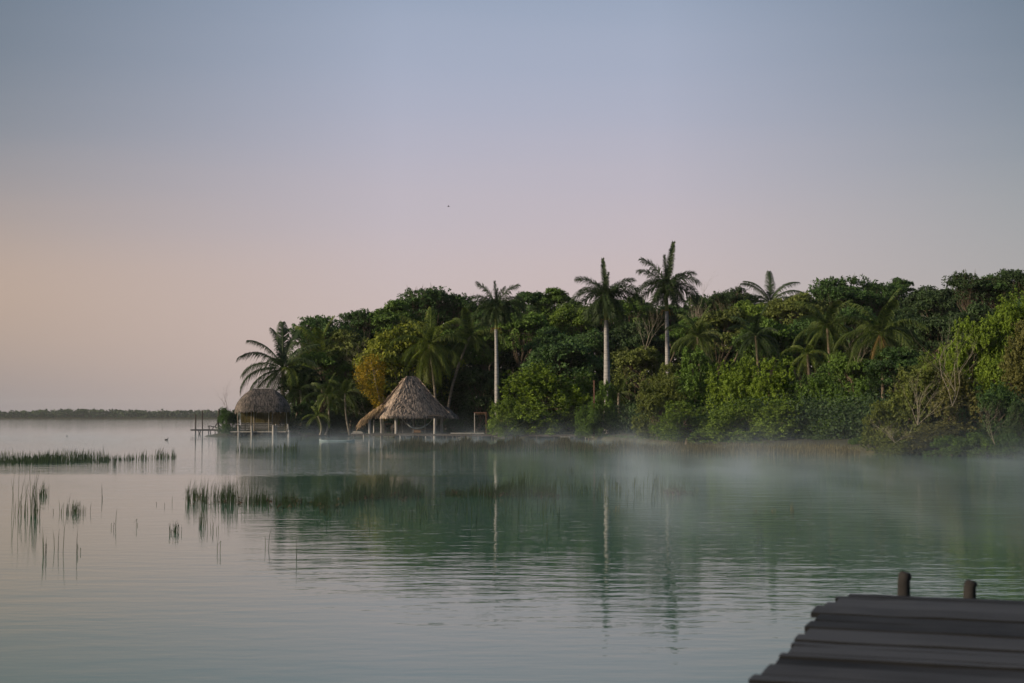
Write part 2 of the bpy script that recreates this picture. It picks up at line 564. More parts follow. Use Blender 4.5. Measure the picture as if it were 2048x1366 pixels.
# ------------------------------------------------------------------ palms
def frond_mesh(name, Lf, elev, droop, style, seed):
    global rng
    keep = rng
    rng = np.random.default_rng(seed)
    mb = MB()
    n = 34
    ts = np.linspace(0, 1, n + 1)
    pts = [np.zeros(3)]
    for i in range(n):
        a = R(elev) - R(droop) * ((ts[i] + ts[i + 1]) / 2) ** 1.35
        pts.append(pts[-1] + np.array([math.cos(a), 0, math.sin(a)]) * Lf / n)
    pts = np.array(pts)
    mb.tube(pts[::3], np.linspace(.05, .012, len(pts[::3])), 4, tone=.9)
    Q, T, tq, tt = [], [], [], []
    dens = 2 if style == 'coco' else 3
    for i in range(int(n * .10), n):
        for sub in range(dens):
            f = (i + sub / dens) / n
            p = pts[i] + (pts[i + 1] - pts[i]) * sub / dens
            d = nrm(pts[i + 1] - pts[i])
            upv = nrm(np.cross(np.cross(d, [0, 0, 1]), d) + 1e-6)
            for side in (-1, 1):
                prof = math.sin(math.pi * min(1, .12 + f * .80)) ** .7
                if style == 'coco':
                    ll = (.95 * prof + .18) * Lf / 4.6 * rng.uniform(.85, 1.1)
                    dr = nrm(np.array([0, side, 0]) * .85 + d * (.55 + .5 * f) + np.array([0, 0, rng.uniform(-.25, .1)]))
                    sag = rng.uniform(.35, .75)
                else:
                    ll = (.92 * prof + .16) * Lf / 3.6 * rng.uniform(.85, 1.1) * (.55 if elev > 80 else 1)
                    dr = nrm(np.array([0, side, 0]) * .8 + d * (.45 + .6 * f) + upv * rng.uniform(-.75, .85))
                    sag = rng.uniform(.15, .5)
                m_ = p + dr * ll * .5
                e_ = p + dr * ll * .92 + np.array([0, 0, -ll * sag])
                w = nrm(d) * (.027 if style == 'coco' else .028)
                if style == 'coco':
                    w = w + np.array([0, 0, .012])
                Q.append([p - w, p + w, m_ + w, m_ - w]); T.append([m_ - w, m_ + w, e_])
                tv = rng.uniform(.1, .9)
                tq.append(tv); tt.append(tv)
    mb.quads(Q, np.array(tq)); mb.tris(T, np.array(tt))
    me = mb.mesh(name)
    me.materials.append(PALM['dark'])
    rng = keep
    return me
ELEV = [88, 70, 52, 34, 16, -4, -28, -55]
FR = {}
for st in ('coco', 'royal'):
    for k, e in enumerate(ELEV):
        if st == 'coco':
            dr = [38, 62, 82, 88, 84, 74, 56, 32][k]
        else:
            dr = [6, 36, 52, 66, 72, 66, 52, 30][k]
        FR[st, e] = [frond_mesh('frond', 4.6 if st == 'coco' else 3.6, e, dr + 8 * j, st, 900 + k * 10 + j) for j in range(2)]

def add_fronds(t, loc, style, spec, m, size=1.0):
    for j, s in enumerate(spec):
        a, e = s[0], s[1]
        fs = s[2] if len(s) > 2 else 1.0
        mm = PALM[s[3]] if len(s) > 3 else m
        e0 = min(ELEV, key=lambda q: abs(q - e))
        o = link('frond', FR[style, e0][j % 2], t, mm)
        o.location = loc
        o.rotation_euler = (random.uniform(-.2, .2), R(e0 - e) , R(a))
        o.scale = (size * fs,) * 3

def curved_trunk(p0, p1, r0, r1, bow, n=9, bulge=0.0):
    p0, p1 = np.array(p0, float), np.array(p1, float)
    pts, rs = [], []
    for k in range(n):
        t = k / (n - 1)
        p = p0 + (p1 - p0) * t
        p[0] += bow * math.sin(math.pi * t) * (1 - .3 * t)
        pts.append(p)
        rs.append(r0 + (r1 - r0) * t + bulge * math.sin(math.pi * min(1, t * 1.15)) ** 2 + (.35 * r0 if k == 0 else 0))
    return pts, rs

def coconut(px, cy_, Y, size, tint, label, base_px=None, z0=.45, n=20, seed=1, spec=None, bow=.3, group='coconut palms along the shore', r=.13, name='coconut_palm'):
    rd = random.Random(seed)
    c = at(px, cy_, Y)
    bp = at(base_px if base_px is not None else px, 860, Y)
    t = thing(name, (bp.x, Y, z0), label, 'palm', group)
    top = Vector((c.x - bp.x, 0, c.z - z0))
    mb = MB()
    pts, rs = curved_trunk((0, 0, -.3), top, r * 1.35, r, bow)
    mb.tube(pts, rs, 8)
    mb.obj('trunk', M_bark if (px > 1300 and Y > 100) else M_coco, t, True)
    if spec is None:
        spec = []
        for k in range(n):
            a = k * 137.5 + rd.uniform(-14, 14)
            e = 82 - 118 * (k / (n - 1)) ** .85 + rd.uniform(-9, 9)
            spec.append((a, e, rd.uniform(.85, 1.1)))
    add_fronds(t, top, 'coco', spec, PALM[tint], size)
    return t

def royal(px, cy_, shaft_y, base_y, Y, width_px, label, spec, size, bulge=.05):
    spec = spec + [(a_ + px % 7, e_, f_ * .82) for a_, e_, f_ in ((30, -18, .85), (-40, -12, .9), (-140, -15, .9), (150, -22, .85), (-60, -38, .85), (-125, -45, .8), (15, -40, .8), (165, -38, .8), (-95, 20, .85), (45, 38, .8), (135, 36, .8))]
    c = at(px, cy_, Y); s0 = at(px, shaft_y, Y)
    z0 = .45
    t = thing('royal_palm', (c.x, Y, z0), label, 'palm', 'tall royal palms above the canopy')
    r = width_px / 2 / sc(Y)
    lean = random.uniform(-.1, .1)
    mb = MB()
    pts, rs = curved_trunk((lean, 0, -.3), (0, 0, s0.z - z0), r * .95, r * .72, .05, 14, r * .22)
    mb.tube(pts, rs, 12); mb.obj('trunk', M_royal, t, True)
    mb = MB()
    hs = c.z - s0.z
    mb.tube([(0, 0, s0.z - z0 - .03), (0, 0, s0.z - z0 + hs * .3), (0, 0, s0.z - z0 + hs * .75), (0, 0, c.z - z0 + .3)],
            [r * .80, r * .74, r * .5, r * .28], 10)
    mb.obj('crownshaft', M_shaft, t, True)
    mb = MB()                                   # inflorescence stalks under the crownshaft
    for k in range(9):
        a = R(k * 40 + 10)
        b = Vector((math.cos(a) * r, math.sin(a) * r, s0.z - z0))
        mb.tube([b, b + Vector((math.cos(a) * .28, math.sin(a) * .28, .15)), b + Vector((math.cos(a) * .45, math.sin(a) * .45, -.45))], [.03, .025, .01], 4)
    mb.obj('flower_stalks', PALM['dry'], t)
    add_fronds(t, (0, 0, c.z - z0 + .05), 'royal', spec, PALM['dark'], size)
    return t

# ------------------------------------------------------------------ water, land, far shore
def water_material():
    m = bpy.data.materials.new('lagoon_water')
    m.use_nodes = True
    t = m.node_tree
    b = t.nodes['Principled BSDF']
    b.inputs['Base Color'].default_value = (.052, .140, .100, 1)
    b.inputs['Roughness'].default_value = .035
    b.inputs['IOR'].default_value = 1.45
    b.inputs['Specular IOR Level'].default_value = .5
    geo = t.nodes.new('ShaderNodeNewGeometry')
    def noise(scale, st, det=2.0, rough=.5):
        mp = t.nodes.new('ShaderNodeMapping'); mp.inputs['Scale'].default_value = st
        t.links.new(geo.outputs['Position'], mp.inputs[0])
        n = t.nodes.new('ShaderNodeTexNoise')
        n.inputs['Scale'].default_value = scale
        n.inputs['Detail'].default_value = det
        n.inputs['Roughness'].default_value = rough
        t.links.new(mp.outputs[0], n.inputs['Vector'])
        return n.outputs['Fac']
    def math_(op, a, b_=None, c=None):
        n = t.nodes.new('ShaderNodeMath'); n.operation = op
        for i, v in enumerate((a, b_, c)):
            if v is None: continue
            if isinstance(v, (int, float)): n.inputs[i].default_value = v
            else: t.links.new(v, n.inputs[i])
        return n.outputs[0]
    small = noise(1.0, (1.1, 2.6, 1), 3.0, .55)
    big = noise(1.0, (.28, .55, 1), 2.0)
    patch = noise(1.0, (.020, .045, 1), 3.0)
    mr = t.nodes.new('ShaderNodeMapRange')
    mr.inputs[1].default_value, mr.inputs[2].default_value = .38, .62
    mr.inputs[3].default_value, mr.inputs[4].default_value = .45, 1.5
    t.links.new(patch, mr.inputs[0])
    h = math_('ADD', math_('MULTIPLY', small, .030), math_('MULTIPLY', big, .036))
    sp0 = t.nodes.new('ShaderNodeSeparateXYZ'); t.links.new(geo.outputs['Position'], sp0.inputs[0])
    def sm(v, a, b_, c, d):
        n = t.nodes.new('ShaderNodeMapRange'); n.interpolation_type = 'SMOOTHSTEP'
        for i_, q in enumerate((a, b_, c, d)): n.inputs[i_ + 1].default_value = q
        t.links.new(v, n.inputs[0]); return n.outputs[0]
    wob = math_('MULTIPLY_ADD', patch, 14.0, sp0.outputs['Y'])
    lane = math_('MULTIPLY', math_('MULTIPLY', sm(wob, 57, 62, 0, 1), sm(wob, 76, 84, 1, 0)), sm(sp0.outputs['X'], -5, 2, 1, 0))
    h = math_('MULTIPLY', h, math_('MULTIPLY_ADD', lane, 3.2, mr.outputs[0]))
    # calmer far to the left
    sp = t.nodes.new('ShaderNodeSeparateXYZ'); t.links.new(geo.outputs['Position'], sp.inputs[0])
    bn = t.nodes.new('ShaderNodeBump')
    bn.inputs['Distance'].default_value = 1.0
    bn.inputs['Strength'].default_value = .26
    t.links.new(h, bn.inputs['Height'])
    t.links.new(bn.outputs[0], b.inputs['Normal'])
    return m
mb = MB()
mb.quads([[(-1900, -60, 0), (1900, -60, 0), (1900, 3050, 0), (-1900, 3050, 0)]])
tag(mb.obj('water', water_material()), kind='structure')

# land: shoreline followed from the water's edge in the photograph
shore_px = [(448, 873), (520, 872.5), (600, 871.5), (700, 873), (850, 874.5), (990, 876), (1180, 878), (1270, 884), (1340, 889), (1450, 893),
            (1600, 899), (1700, 904), (1800, 909), (1900, 911), (2048, 914), (2300, 922)]
shore = [onw(x, y) for x, y in shore_px]
shore.append(Vector((75, 60, 0)))
shore.append(Vector((140, 40, 0)))
def shoreY(x):
    xs = [p.x for p in shore]; ys = [p.y for p in shore]
    return float(np.interp(x, xs, ys))
xs = np.concatenate([np.linspace(shore[0].x - 3, 60, 150), np.linspace(62, 190, 30)])
offs = [0, .8, 2.2, 5, 10, 18, 30, 50, 80, 120]
zs = [-.25, .06, .30, .42, .50, .6, .7, .9, 1.1, 1.2]
V, Q = [], []
for i, x in enumerate(xs):
    for k, of in enumerate(offs):
        y = shoreY(x) + of
        zz = zs[k] + (rng.normal(0, .05) if k > 0 else 0)
        zz *= 1 if i > 2 else (i / 3 if k else 1)
        xx = x + (min(of, 60) * .25 if i < 40 else 0) * (1 - i / 40 if i < 40 else 0) * 0
        V.append((x, y, zz if i > 0 else -.3))
nk = len(offs)
for i in range(len(xs) - 1):
    for k in range(nk - 1):
        Q.append((i * nk + k, (i + 1) * nk + k, (i + 1) * nk + k + 1, i * nk + k + 1))
mb = MB(); mb.raw(V, Q)
tag(mb.obj('ground', M_ground, smooth=True), kind='structure')

# far shore, wooded, 2.4 km away: a mass of crowns on a low bank
mb = MB()
k = 5200
X = rng.uniform(-1250, 300, k); Yf = 2420 + rng.uniform(0, 60, k)
hgt = 11.5 + 1.6 * np.sin(X / 130.) + 1.2 * np.sin(X / 41. + 1) + rng.normal(0, 1.0, k)
hgt += 2.2 * np.exp(-((X + 800) / 200) ** 2)
hgt *= np.clip(1.0 - np.clip((X + 700) / 420, 0, 1) * .12, .7, 1)
C = np.stack([X, Yf, np.maximum(.5, hgt * rng.uniform(.1, 1.0, k))], 1)
leaves(mb, C, np.full(k, 3.2), 6, 2.4, None, up=.3, flat=.5)
tag(mb.obj('far_woodland', G['deep']), 'low dark green wooded shoreline on the horizon across the lagoon', 'woodland', kind='stuff')
mb = MB()
mb.box((-1400, 2412, -.3), (700, 2700, 2.0))
mb.box((-1400, 2440, 2.0), (700, 2690, 8.0))
tag(mb.obj('far_shore_ground', M_ground), kind='structure')

# ------------------------------------------------------------------ undergrowth: what nobody could count
def scatter(name, label, n, xr, yoff, zmax, tint, size, rad=.7, per=12, clear=None):
    mb = MB()
    x = rng.uniform(*xr, n)
    y = np.array([shoreY(v) for v in x]) + rng.uniform(*yoff, n)
    zm = zmax(x) if callable(zmax) else zmax
    z = .4 + rng.uniform(0, 1, n) ** .8 * zm
    C = np.stack([x, y, z], 1)
    if clear is not None:
        C = C[clear(C)]
    leaves(mb, C, np.full(len(C), rad), per, size, None, up=.5, flat=.9)
    return tag(mb.obj(name, G[tint]), label, 'undergrowth', kind='stuff')
scatter('undergrowth', 'dark tangled undergrowth filling the shade between the trunks behind the boardwalk', 9000, (-27, 62), (13, 34),
        lambda x: np.interp(x, [-27, -10, 10, 60], [3.2, 4, 3, 2.6]), 'deep', .12, per=14)
mb = MB()
n = 15000
px_ = rng.uniform(585, 2080, n); Yw_ = rng.uniform(190, 204, n)
sky_y = np.interp(px_, [585, 650, 720, 800, 860, 925, 1058, 1150, 1345, 1412, 1590, 1690, 1868, 1950, 2080],
                  [720, 664, 652, 630, 606, 622, 612, 616, 622, 618, 610, 590, 600, 575, 570])
topz = CAMH + (835.5 - sky_y) / F * Yw_
C = np.stack([(px_ - 1024) / F * Yw_, Yw_, .5 + rng.uniform(0, 1, n) * (topz - .5)], 1)
leaves(mb, C, np.full(n, .9), 14, .31, None, up=.5, flat=.9)
tag(mb.obj('woodland_foliage', G['deep']), 'dense dark foliage massed deep inside the wood behind the front trees', 'undergrowth', kind='stuff')
# short grass on the open bank behind the boardwalk
mb = MB()
n = 9000
x = rng.uniform(-31, 18, n); y = np.array([shoreY(v) for v in x]) + rng.uniform(.6, 14, n)
zb = .3 + np.clip((y - 150) * 0, 0, 1)
h = rng.uniform(.08, .28, n)
dx = rng.normal(0, .05, (n, 2))
mb.tris(np.stack([np.stack([x - .03, y, zb], 1), np.stack([x + .03, y, zb], 1), np.stack([x + dx[:, 0], y + dx[:, 1], zb + h], 1)], 1), rng.uniform(0, .6, n))
tag(mb.obj('grass', G['mid']), 'short dark grass on the open bank behind the boardwalk', 'grass', kind='stuff')

# ------------------------------------------------------------------ trees
T = tree
# skyline, left to right
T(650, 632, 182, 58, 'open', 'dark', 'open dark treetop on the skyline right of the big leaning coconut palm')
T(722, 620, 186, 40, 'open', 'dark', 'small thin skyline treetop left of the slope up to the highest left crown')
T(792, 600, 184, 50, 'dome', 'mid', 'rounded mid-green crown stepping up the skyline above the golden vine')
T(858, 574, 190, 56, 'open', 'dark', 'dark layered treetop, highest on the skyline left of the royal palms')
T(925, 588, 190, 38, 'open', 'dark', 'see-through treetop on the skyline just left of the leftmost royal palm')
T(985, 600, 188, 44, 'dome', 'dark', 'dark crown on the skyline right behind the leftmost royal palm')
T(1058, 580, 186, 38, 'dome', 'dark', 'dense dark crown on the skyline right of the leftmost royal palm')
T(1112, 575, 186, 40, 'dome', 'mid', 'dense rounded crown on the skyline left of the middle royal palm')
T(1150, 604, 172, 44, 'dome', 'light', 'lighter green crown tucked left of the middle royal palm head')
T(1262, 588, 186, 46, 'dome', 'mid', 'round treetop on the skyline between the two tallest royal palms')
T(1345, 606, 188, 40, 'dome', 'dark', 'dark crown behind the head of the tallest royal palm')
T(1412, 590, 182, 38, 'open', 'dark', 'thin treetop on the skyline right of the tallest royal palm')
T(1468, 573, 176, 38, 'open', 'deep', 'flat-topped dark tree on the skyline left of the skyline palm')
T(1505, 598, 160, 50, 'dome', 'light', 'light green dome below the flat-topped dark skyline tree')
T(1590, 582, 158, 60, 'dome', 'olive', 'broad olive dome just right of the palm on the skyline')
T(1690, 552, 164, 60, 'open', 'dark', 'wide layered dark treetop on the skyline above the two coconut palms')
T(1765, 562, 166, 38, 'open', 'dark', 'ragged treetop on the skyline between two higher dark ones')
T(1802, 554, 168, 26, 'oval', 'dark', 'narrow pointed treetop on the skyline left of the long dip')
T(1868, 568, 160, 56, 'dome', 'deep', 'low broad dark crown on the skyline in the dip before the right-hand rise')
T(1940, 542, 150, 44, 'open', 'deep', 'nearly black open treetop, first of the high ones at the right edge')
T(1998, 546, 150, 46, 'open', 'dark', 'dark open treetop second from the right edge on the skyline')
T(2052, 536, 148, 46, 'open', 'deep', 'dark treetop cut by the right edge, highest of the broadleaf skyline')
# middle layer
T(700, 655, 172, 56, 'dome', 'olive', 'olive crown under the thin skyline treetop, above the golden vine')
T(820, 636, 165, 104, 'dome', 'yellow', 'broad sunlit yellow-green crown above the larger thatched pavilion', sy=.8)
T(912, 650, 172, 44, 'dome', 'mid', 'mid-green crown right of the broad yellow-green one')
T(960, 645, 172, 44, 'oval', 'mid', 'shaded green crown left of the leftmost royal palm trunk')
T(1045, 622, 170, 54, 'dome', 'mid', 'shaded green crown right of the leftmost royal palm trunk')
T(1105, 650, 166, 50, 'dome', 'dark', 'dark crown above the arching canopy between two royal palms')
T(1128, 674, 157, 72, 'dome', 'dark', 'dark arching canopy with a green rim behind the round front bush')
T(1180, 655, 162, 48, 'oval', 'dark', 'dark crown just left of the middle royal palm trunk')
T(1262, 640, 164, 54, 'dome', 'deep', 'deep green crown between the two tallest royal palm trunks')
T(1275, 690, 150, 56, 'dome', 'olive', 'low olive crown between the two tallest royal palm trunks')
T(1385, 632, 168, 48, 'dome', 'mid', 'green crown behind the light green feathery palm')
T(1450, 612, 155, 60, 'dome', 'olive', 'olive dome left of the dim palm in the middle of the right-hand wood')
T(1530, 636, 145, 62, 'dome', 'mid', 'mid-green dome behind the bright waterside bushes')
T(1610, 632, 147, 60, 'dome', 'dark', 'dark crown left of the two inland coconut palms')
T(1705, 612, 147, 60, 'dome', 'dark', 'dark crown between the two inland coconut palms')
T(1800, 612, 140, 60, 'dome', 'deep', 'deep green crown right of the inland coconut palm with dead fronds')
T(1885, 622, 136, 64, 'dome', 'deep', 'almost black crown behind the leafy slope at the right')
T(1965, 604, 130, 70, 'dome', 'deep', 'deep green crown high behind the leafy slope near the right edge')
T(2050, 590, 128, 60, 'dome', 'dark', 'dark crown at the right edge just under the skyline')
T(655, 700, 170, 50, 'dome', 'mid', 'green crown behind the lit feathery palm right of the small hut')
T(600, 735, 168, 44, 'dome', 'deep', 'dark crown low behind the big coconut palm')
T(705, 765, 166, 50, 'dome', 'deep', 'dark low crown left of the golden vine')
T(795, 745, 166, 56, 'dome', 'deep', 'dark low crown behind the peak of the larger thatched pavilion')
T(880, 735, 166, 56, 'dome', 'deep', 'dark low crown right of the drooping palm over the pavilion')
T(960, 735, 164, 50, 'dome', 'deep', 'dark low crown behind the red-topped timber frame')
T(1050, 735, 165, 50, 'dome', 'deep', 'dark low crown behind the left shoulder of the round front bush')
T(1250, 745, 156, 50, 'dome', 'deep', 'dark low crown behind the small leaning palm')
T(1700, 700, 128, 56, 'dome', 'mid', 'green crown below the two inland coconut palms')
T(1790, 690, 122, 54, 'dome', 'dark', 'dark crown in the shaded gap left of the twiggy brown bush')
# bushes at the water
def bush(px, top, Y, hw, tint, label, **k):
    return T(px, top, Y, hw, 'bush', tint, label, name='mangrove_bush', cat='bush', group='mangrove bushes along the water', z0=k.pop('z0', .1), **k)
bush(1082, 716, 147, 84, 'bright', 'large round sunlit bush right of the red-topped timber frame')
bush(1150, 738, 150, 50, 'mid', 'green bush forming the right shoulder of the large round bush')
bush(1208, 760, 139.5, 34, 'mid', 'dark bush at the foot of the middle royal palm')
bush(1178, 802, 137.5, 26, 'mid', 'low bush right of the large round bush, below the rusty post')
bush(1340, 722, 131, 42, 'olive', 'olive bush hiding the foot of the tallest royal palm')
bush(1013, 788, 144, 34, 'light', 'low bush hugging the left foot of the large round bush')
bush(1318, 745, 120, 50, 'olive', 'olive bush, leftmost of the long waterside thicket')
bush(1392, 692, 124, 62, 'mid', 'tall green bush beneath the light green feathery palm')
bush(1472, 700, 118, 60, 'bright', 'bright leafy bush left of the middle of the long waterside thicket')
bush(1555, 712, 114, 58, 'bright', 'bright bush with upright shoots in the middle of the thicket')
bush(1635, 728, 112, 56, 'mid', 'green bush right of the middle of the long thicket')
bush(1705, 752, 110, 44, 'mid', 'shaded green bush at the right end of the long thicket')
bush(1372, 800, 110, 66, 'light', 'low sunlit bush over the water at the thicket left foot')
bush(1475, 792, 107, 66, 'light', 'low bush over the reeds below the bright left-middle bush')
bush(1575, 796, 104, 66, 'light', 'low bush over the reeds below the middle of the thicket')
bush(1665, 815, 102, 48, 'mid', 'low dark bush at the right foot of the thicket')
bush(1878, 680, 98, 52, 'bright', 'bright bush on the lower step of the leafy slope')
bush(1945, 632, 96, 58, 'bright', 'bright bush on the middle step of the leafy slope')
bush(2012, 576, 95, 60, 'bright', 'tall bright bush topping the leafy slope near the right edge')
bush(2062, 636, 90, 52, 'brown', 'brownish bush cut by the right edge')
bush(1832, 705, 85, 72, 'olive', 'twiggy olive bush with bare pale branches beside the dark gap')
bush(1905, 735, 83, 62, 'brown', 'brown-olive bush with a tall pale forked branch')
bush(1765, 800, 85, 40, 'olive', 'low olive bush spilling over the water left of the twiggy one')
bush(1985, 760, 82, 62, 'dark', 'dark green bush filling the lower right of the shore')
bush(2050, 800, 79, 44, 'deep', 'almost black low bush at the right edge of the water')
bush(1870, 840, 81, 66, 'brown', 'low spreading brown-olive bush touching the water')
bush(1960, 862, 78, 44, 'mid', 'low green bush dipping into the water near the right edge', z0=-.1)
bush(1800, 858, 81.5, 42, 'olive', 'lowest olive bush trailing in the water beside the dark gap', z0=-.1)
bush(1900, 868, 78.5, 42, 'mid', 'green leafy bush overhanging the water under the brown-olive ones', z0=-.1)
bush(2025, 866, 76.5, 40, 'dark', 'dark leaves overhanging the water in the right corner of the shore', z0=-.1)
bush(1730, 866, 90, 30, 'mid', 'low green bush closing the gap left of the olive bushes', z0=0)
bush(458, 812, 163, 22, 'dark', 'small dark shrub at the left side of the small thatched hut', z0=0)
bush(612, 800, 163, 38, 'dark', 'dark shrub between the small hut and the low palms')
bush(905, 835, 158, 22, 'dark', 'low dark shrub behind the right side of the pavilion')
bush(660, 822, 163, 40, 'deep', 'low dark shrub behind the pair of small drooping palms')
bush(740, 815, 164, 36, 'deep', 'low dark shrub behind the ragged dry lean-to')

# bare branching shrubs
def twigs(name, label, p, h, spread, m, seed, n0=5, thick=.035, cat='shrub', group=None, lean=0.0):
    rd = random.Random(seed)
    mb = MB()
    def grow(a, d, ln, r, depth):
        pts = [a]
        for k in range(3):
            d = (d + Vector((rd.gauss(0, .16), rd.gauss(0, .16), rd.gauss(.03, .08)))).normalized()
            pts.append(pts[-1] + d * ln / 3)
        mb.tube(pts, [r * .4, r * .33, r * .28, r * .2], 4, cap=False)
        if depth:
            for _ in range(rd.choice((2, 3, 3))):
                nd = (d + Vector((rd.gauss(0, spread), rd.gauss(0, spread * .7), rd.gauss(.1, .25)))).normalized()
                grow(pts[rd.choice((1, 2, 3))], nd, ln * rd.uniform(.55, .85), r * .55, depth - 1)
    for k in range(n0):
        grow(Vector((0, 0, 0)), Vector((rd.gauss(lean, spread * .7), rd.gauss(0, spread * .5), 1)).normalized(), h * rd.uniform(.35, .55), thick, 3)
    o = mb.obj(name, m)
    o.location = p
    tag(o, label, cat, group)
    return o
twigs('bare_shrub', 'thin leafless shrub against the sky at the left of the small hut', at(463, 838, 163), 4.6, .45, M_bark, 3, 4, .035, lean=-.5)
def P(px, py, Y): return at(px, py, Y)
twigs('bare_tree', 'pale leafless tree just right of the tallest royal palm head', P(1385, 700, 170), 8.4, .32, M_pale, 7, 4, .10, cat='tree')
twigs('bare_shrub', 'pale bare branches in front of the dark crown between the tallest royal palms', P(1290, 700, 148), 5.5, .35, M_pale, 9, 4, .05)
twigs('bare_shrub', 'grey bare branches spreading from behind the golden vine', P(735, 760, 163), 5.6, .7, M_pale, 12, 5, .05)
twigs('bare_shrub', 'low grey bare branches left of the golden vine above the dark gap', P(742, 840, 161), 5.2, .8, M_pale, 17, 4, .045, lean=-.7)
twigs('bare_shrub', 'tall pale forked branches rising from the brown-olive bush', P(1905, 812, 78), 5.0, .34, M_pale, 21, 3, .04, lean=.25)
twigs('bare_shrub', 'pale bare twigs fanning out of the twiggy olive bush', P(1835, 850, 77.5), 3.6, .6, M_pale, 23, 5, .03, lean=-.15)
twigs('bare_shrub', 'pale bare twigs low over the water under the twiggy bush', P(1790, 886, 78), 1.9, .8, M_pale, 29, 5, .022, lean=-.4)
twigs('bare_shrub', 'thin bare branches in the black shade at the lower right', P(1990, 890, 75), 3.0, .6, M_pale, 31, 3, .02, lean=-.5)
twigs('bare_shrub', 'dry bare twigs beside the inland coconut palm with dead fronds', P(1712, 740, 126), 4.4, .5, M_pale, 37, 4, .045)
twigs('bare_shrub', 'pale bare twigs by the foot of the leftmost royal palm', P(1040, 772, 152), 2.0, .4, M_pale, 41, 3, .035, lean=-1.6)

# golden vine hanging over a dead tree
t = thing('vine_covered_tree', at(765, 860, 159), 'golden yellow vine draping a dead tree left of the larger pavilion roof', 'tree')
b0 = at(765, 860, 159)
mb = MB()
prof = [(714, 712, 10), (722, 745, 19), (732, 742, 25), (745, 740, 31), (757, 740, 32), (770, 742, 28), (782, 746, 23), (795, 750, 18), (806, 756, 12), (815, 761, 7), (824, 764, 5)]
prof = [(716, 748, 18), (725, 745, 25), (736, 742, 30), (748, 740, 33), (760, 740, 32), (772, 743, 26), (784, 748, 20), (796, 754, 14), (808, 759, 9), (820, 764, 6), (832, 768, 4)]
C = []
for py, pxx, hw in prof:
    for k in range(int(hw * 1.8) + 4):
        a = rng.uniform(0, 2 * math.pi); rr = math.sqrt(rng.uniform(.25, 1))
        q = at(pxx + hw * rr * math.cos(a), py + rng.uniform(-7, 7), 159) - b0
        q.y = hw / 17.9 * rr * math.sin(a)
        C.append(tuple(q))
C = np.array(C)
leaves(mb, C, np.full(len(C), .28), 15, .085, None, up=.2, flat=1.2, hang=.18)
mb.obj('vine', G['vine'], t)
mb = MB()
mb.tube([(0.1, 0, -.3), (0, 0, 2), (-.7, 0, 5), (-1.3, .1, 7.6)], [.16, .14, .12, .07], 6)
for k in range(6):
    a = rng.uniform(-1, 1)
    mb.tube([(-.9, 0, 5.8 + k * .2), (-.9 + a * 1.4, rng.normal(0, .5), 6.8 + k * .2)], [.05, .015], 4)
mb.obj('trunk', M_pale, t)

# ------------------------------------------------------------------ palms in place
# big coconut palm behind the small hut (front left); azimuths: 180 points left in the picture, 0 right
coconut(566, 738, 167, 1.16, 'dark', 'big dark coconut palm leaning over the small thatched hut', base_px=586, bow=-.6, seed=3, r=.2,
        spec=[(180, 66, 1.05), (200, 52, 1.12), (170, 30, 1.05), (185, 12, 1.15), (205, -6, 1.05), (172, -22, 1.1), (196, -38, .95),
              (100, 86, 1.2), (150, 80, 1.05), (60, 80, 1.05), (10, 62, 1.0), (-25, 44, .95), (5, 20, 1.0), (20, 2, 1.0), (-15, -20, 1.0),
              (10, -42, .9), (-60, 10, 1, 'light'), (-80, -30, .9), (-100, 40, 1), (-120, -10, 1), (90, 20, 1), (120, 0, 1), (-45, -58, .8), (-140, -55, .8)])
coconut(640, 706, 172, 1.0, 'light', 'sunlit yellow-green palm right of the big coconut palm', seed=5, n=20)
coconut(600, 780, 166, .75, 'dark', 'small dark palm low behind the right side of the small hut', seed=15, n=14)
coconut(858, 690, 160, 1.05, 'light', 'drooping sunlit palm hanging over the larger pavilion roof', base_px=872, seed=8,
        spec=[(a, e, 1.0) for a, e in ((180, 74), (20, 70), (100, 84), (-70, 60), (190, 40), (-10, 44), (230, 10), (-60, 12), (175, 0), (5, 2),
              (200, -28), (-30, -30), (160, -55), (-80, -56), (20, -55), (240, -50), (-45, -50), (-100, 30), (-120, -40), (-20, -58))] + [(-65, -58, .95, 'dry')])
coconut(940, 672, 162, 1.0, 'mid', 'dim palm between the pavilion peak and the leftmost royal palm', base_px=894, seed=12, n=18, bow=-.8)
coconut(655, 792, 160, .62, 'mid', 'small drooping palm, left of the pair beside the pavilion', base_px=652, seed=21, n=14, r=.10)
coconut(690, 786, 160, .72, 'mid', 'small drooping palm, right of the pair beside the pavilion', base_px=700, seed=22, n=15, r=.10, bow=-.2)
coconut(636, 832, 158, .42, 'light', 'very low dry-tipped palm beside the small hut', base_px=640, seed=23, n=12, r=.08)
coconut(1238, 786, 146, .62, 'mid', 'small palm on a pale curved trunk between the round bush and the thicket', base_px=1250, seed=31, n=14, r=.13, bow=-.35)
coconut(1395, 674, 139, .72, 'mid', 'light green feathery palm right of the tallest royal palm trunk', seed=33, n=20)
coconut(1512, 672, 136, .68, 'dark', 'dim green palm in the middle of the right-hand wood', seed=35, n=18)
coconut(1540, 606, 172, .95, 'dark', 'dark palm breaking the skyline right of the royal palms', seed=37,
        spec=[(180, 62, 1.0), (160, 72, 1.0), (90, 86, 1.0), (20, 66, 1.1), (0, 50, 1.1), (200, 40, 1.0), (-20, 34, 1.0), (210, 20, 1), (10, 12, 1), (180, 0, 1), (0, -20, 1), (190, -40, 1)])
coconut(1655, 656, 129, .84, 'mid', 'inland coconut palm, left of the two in the right-hand wood', seed=41, n=20)
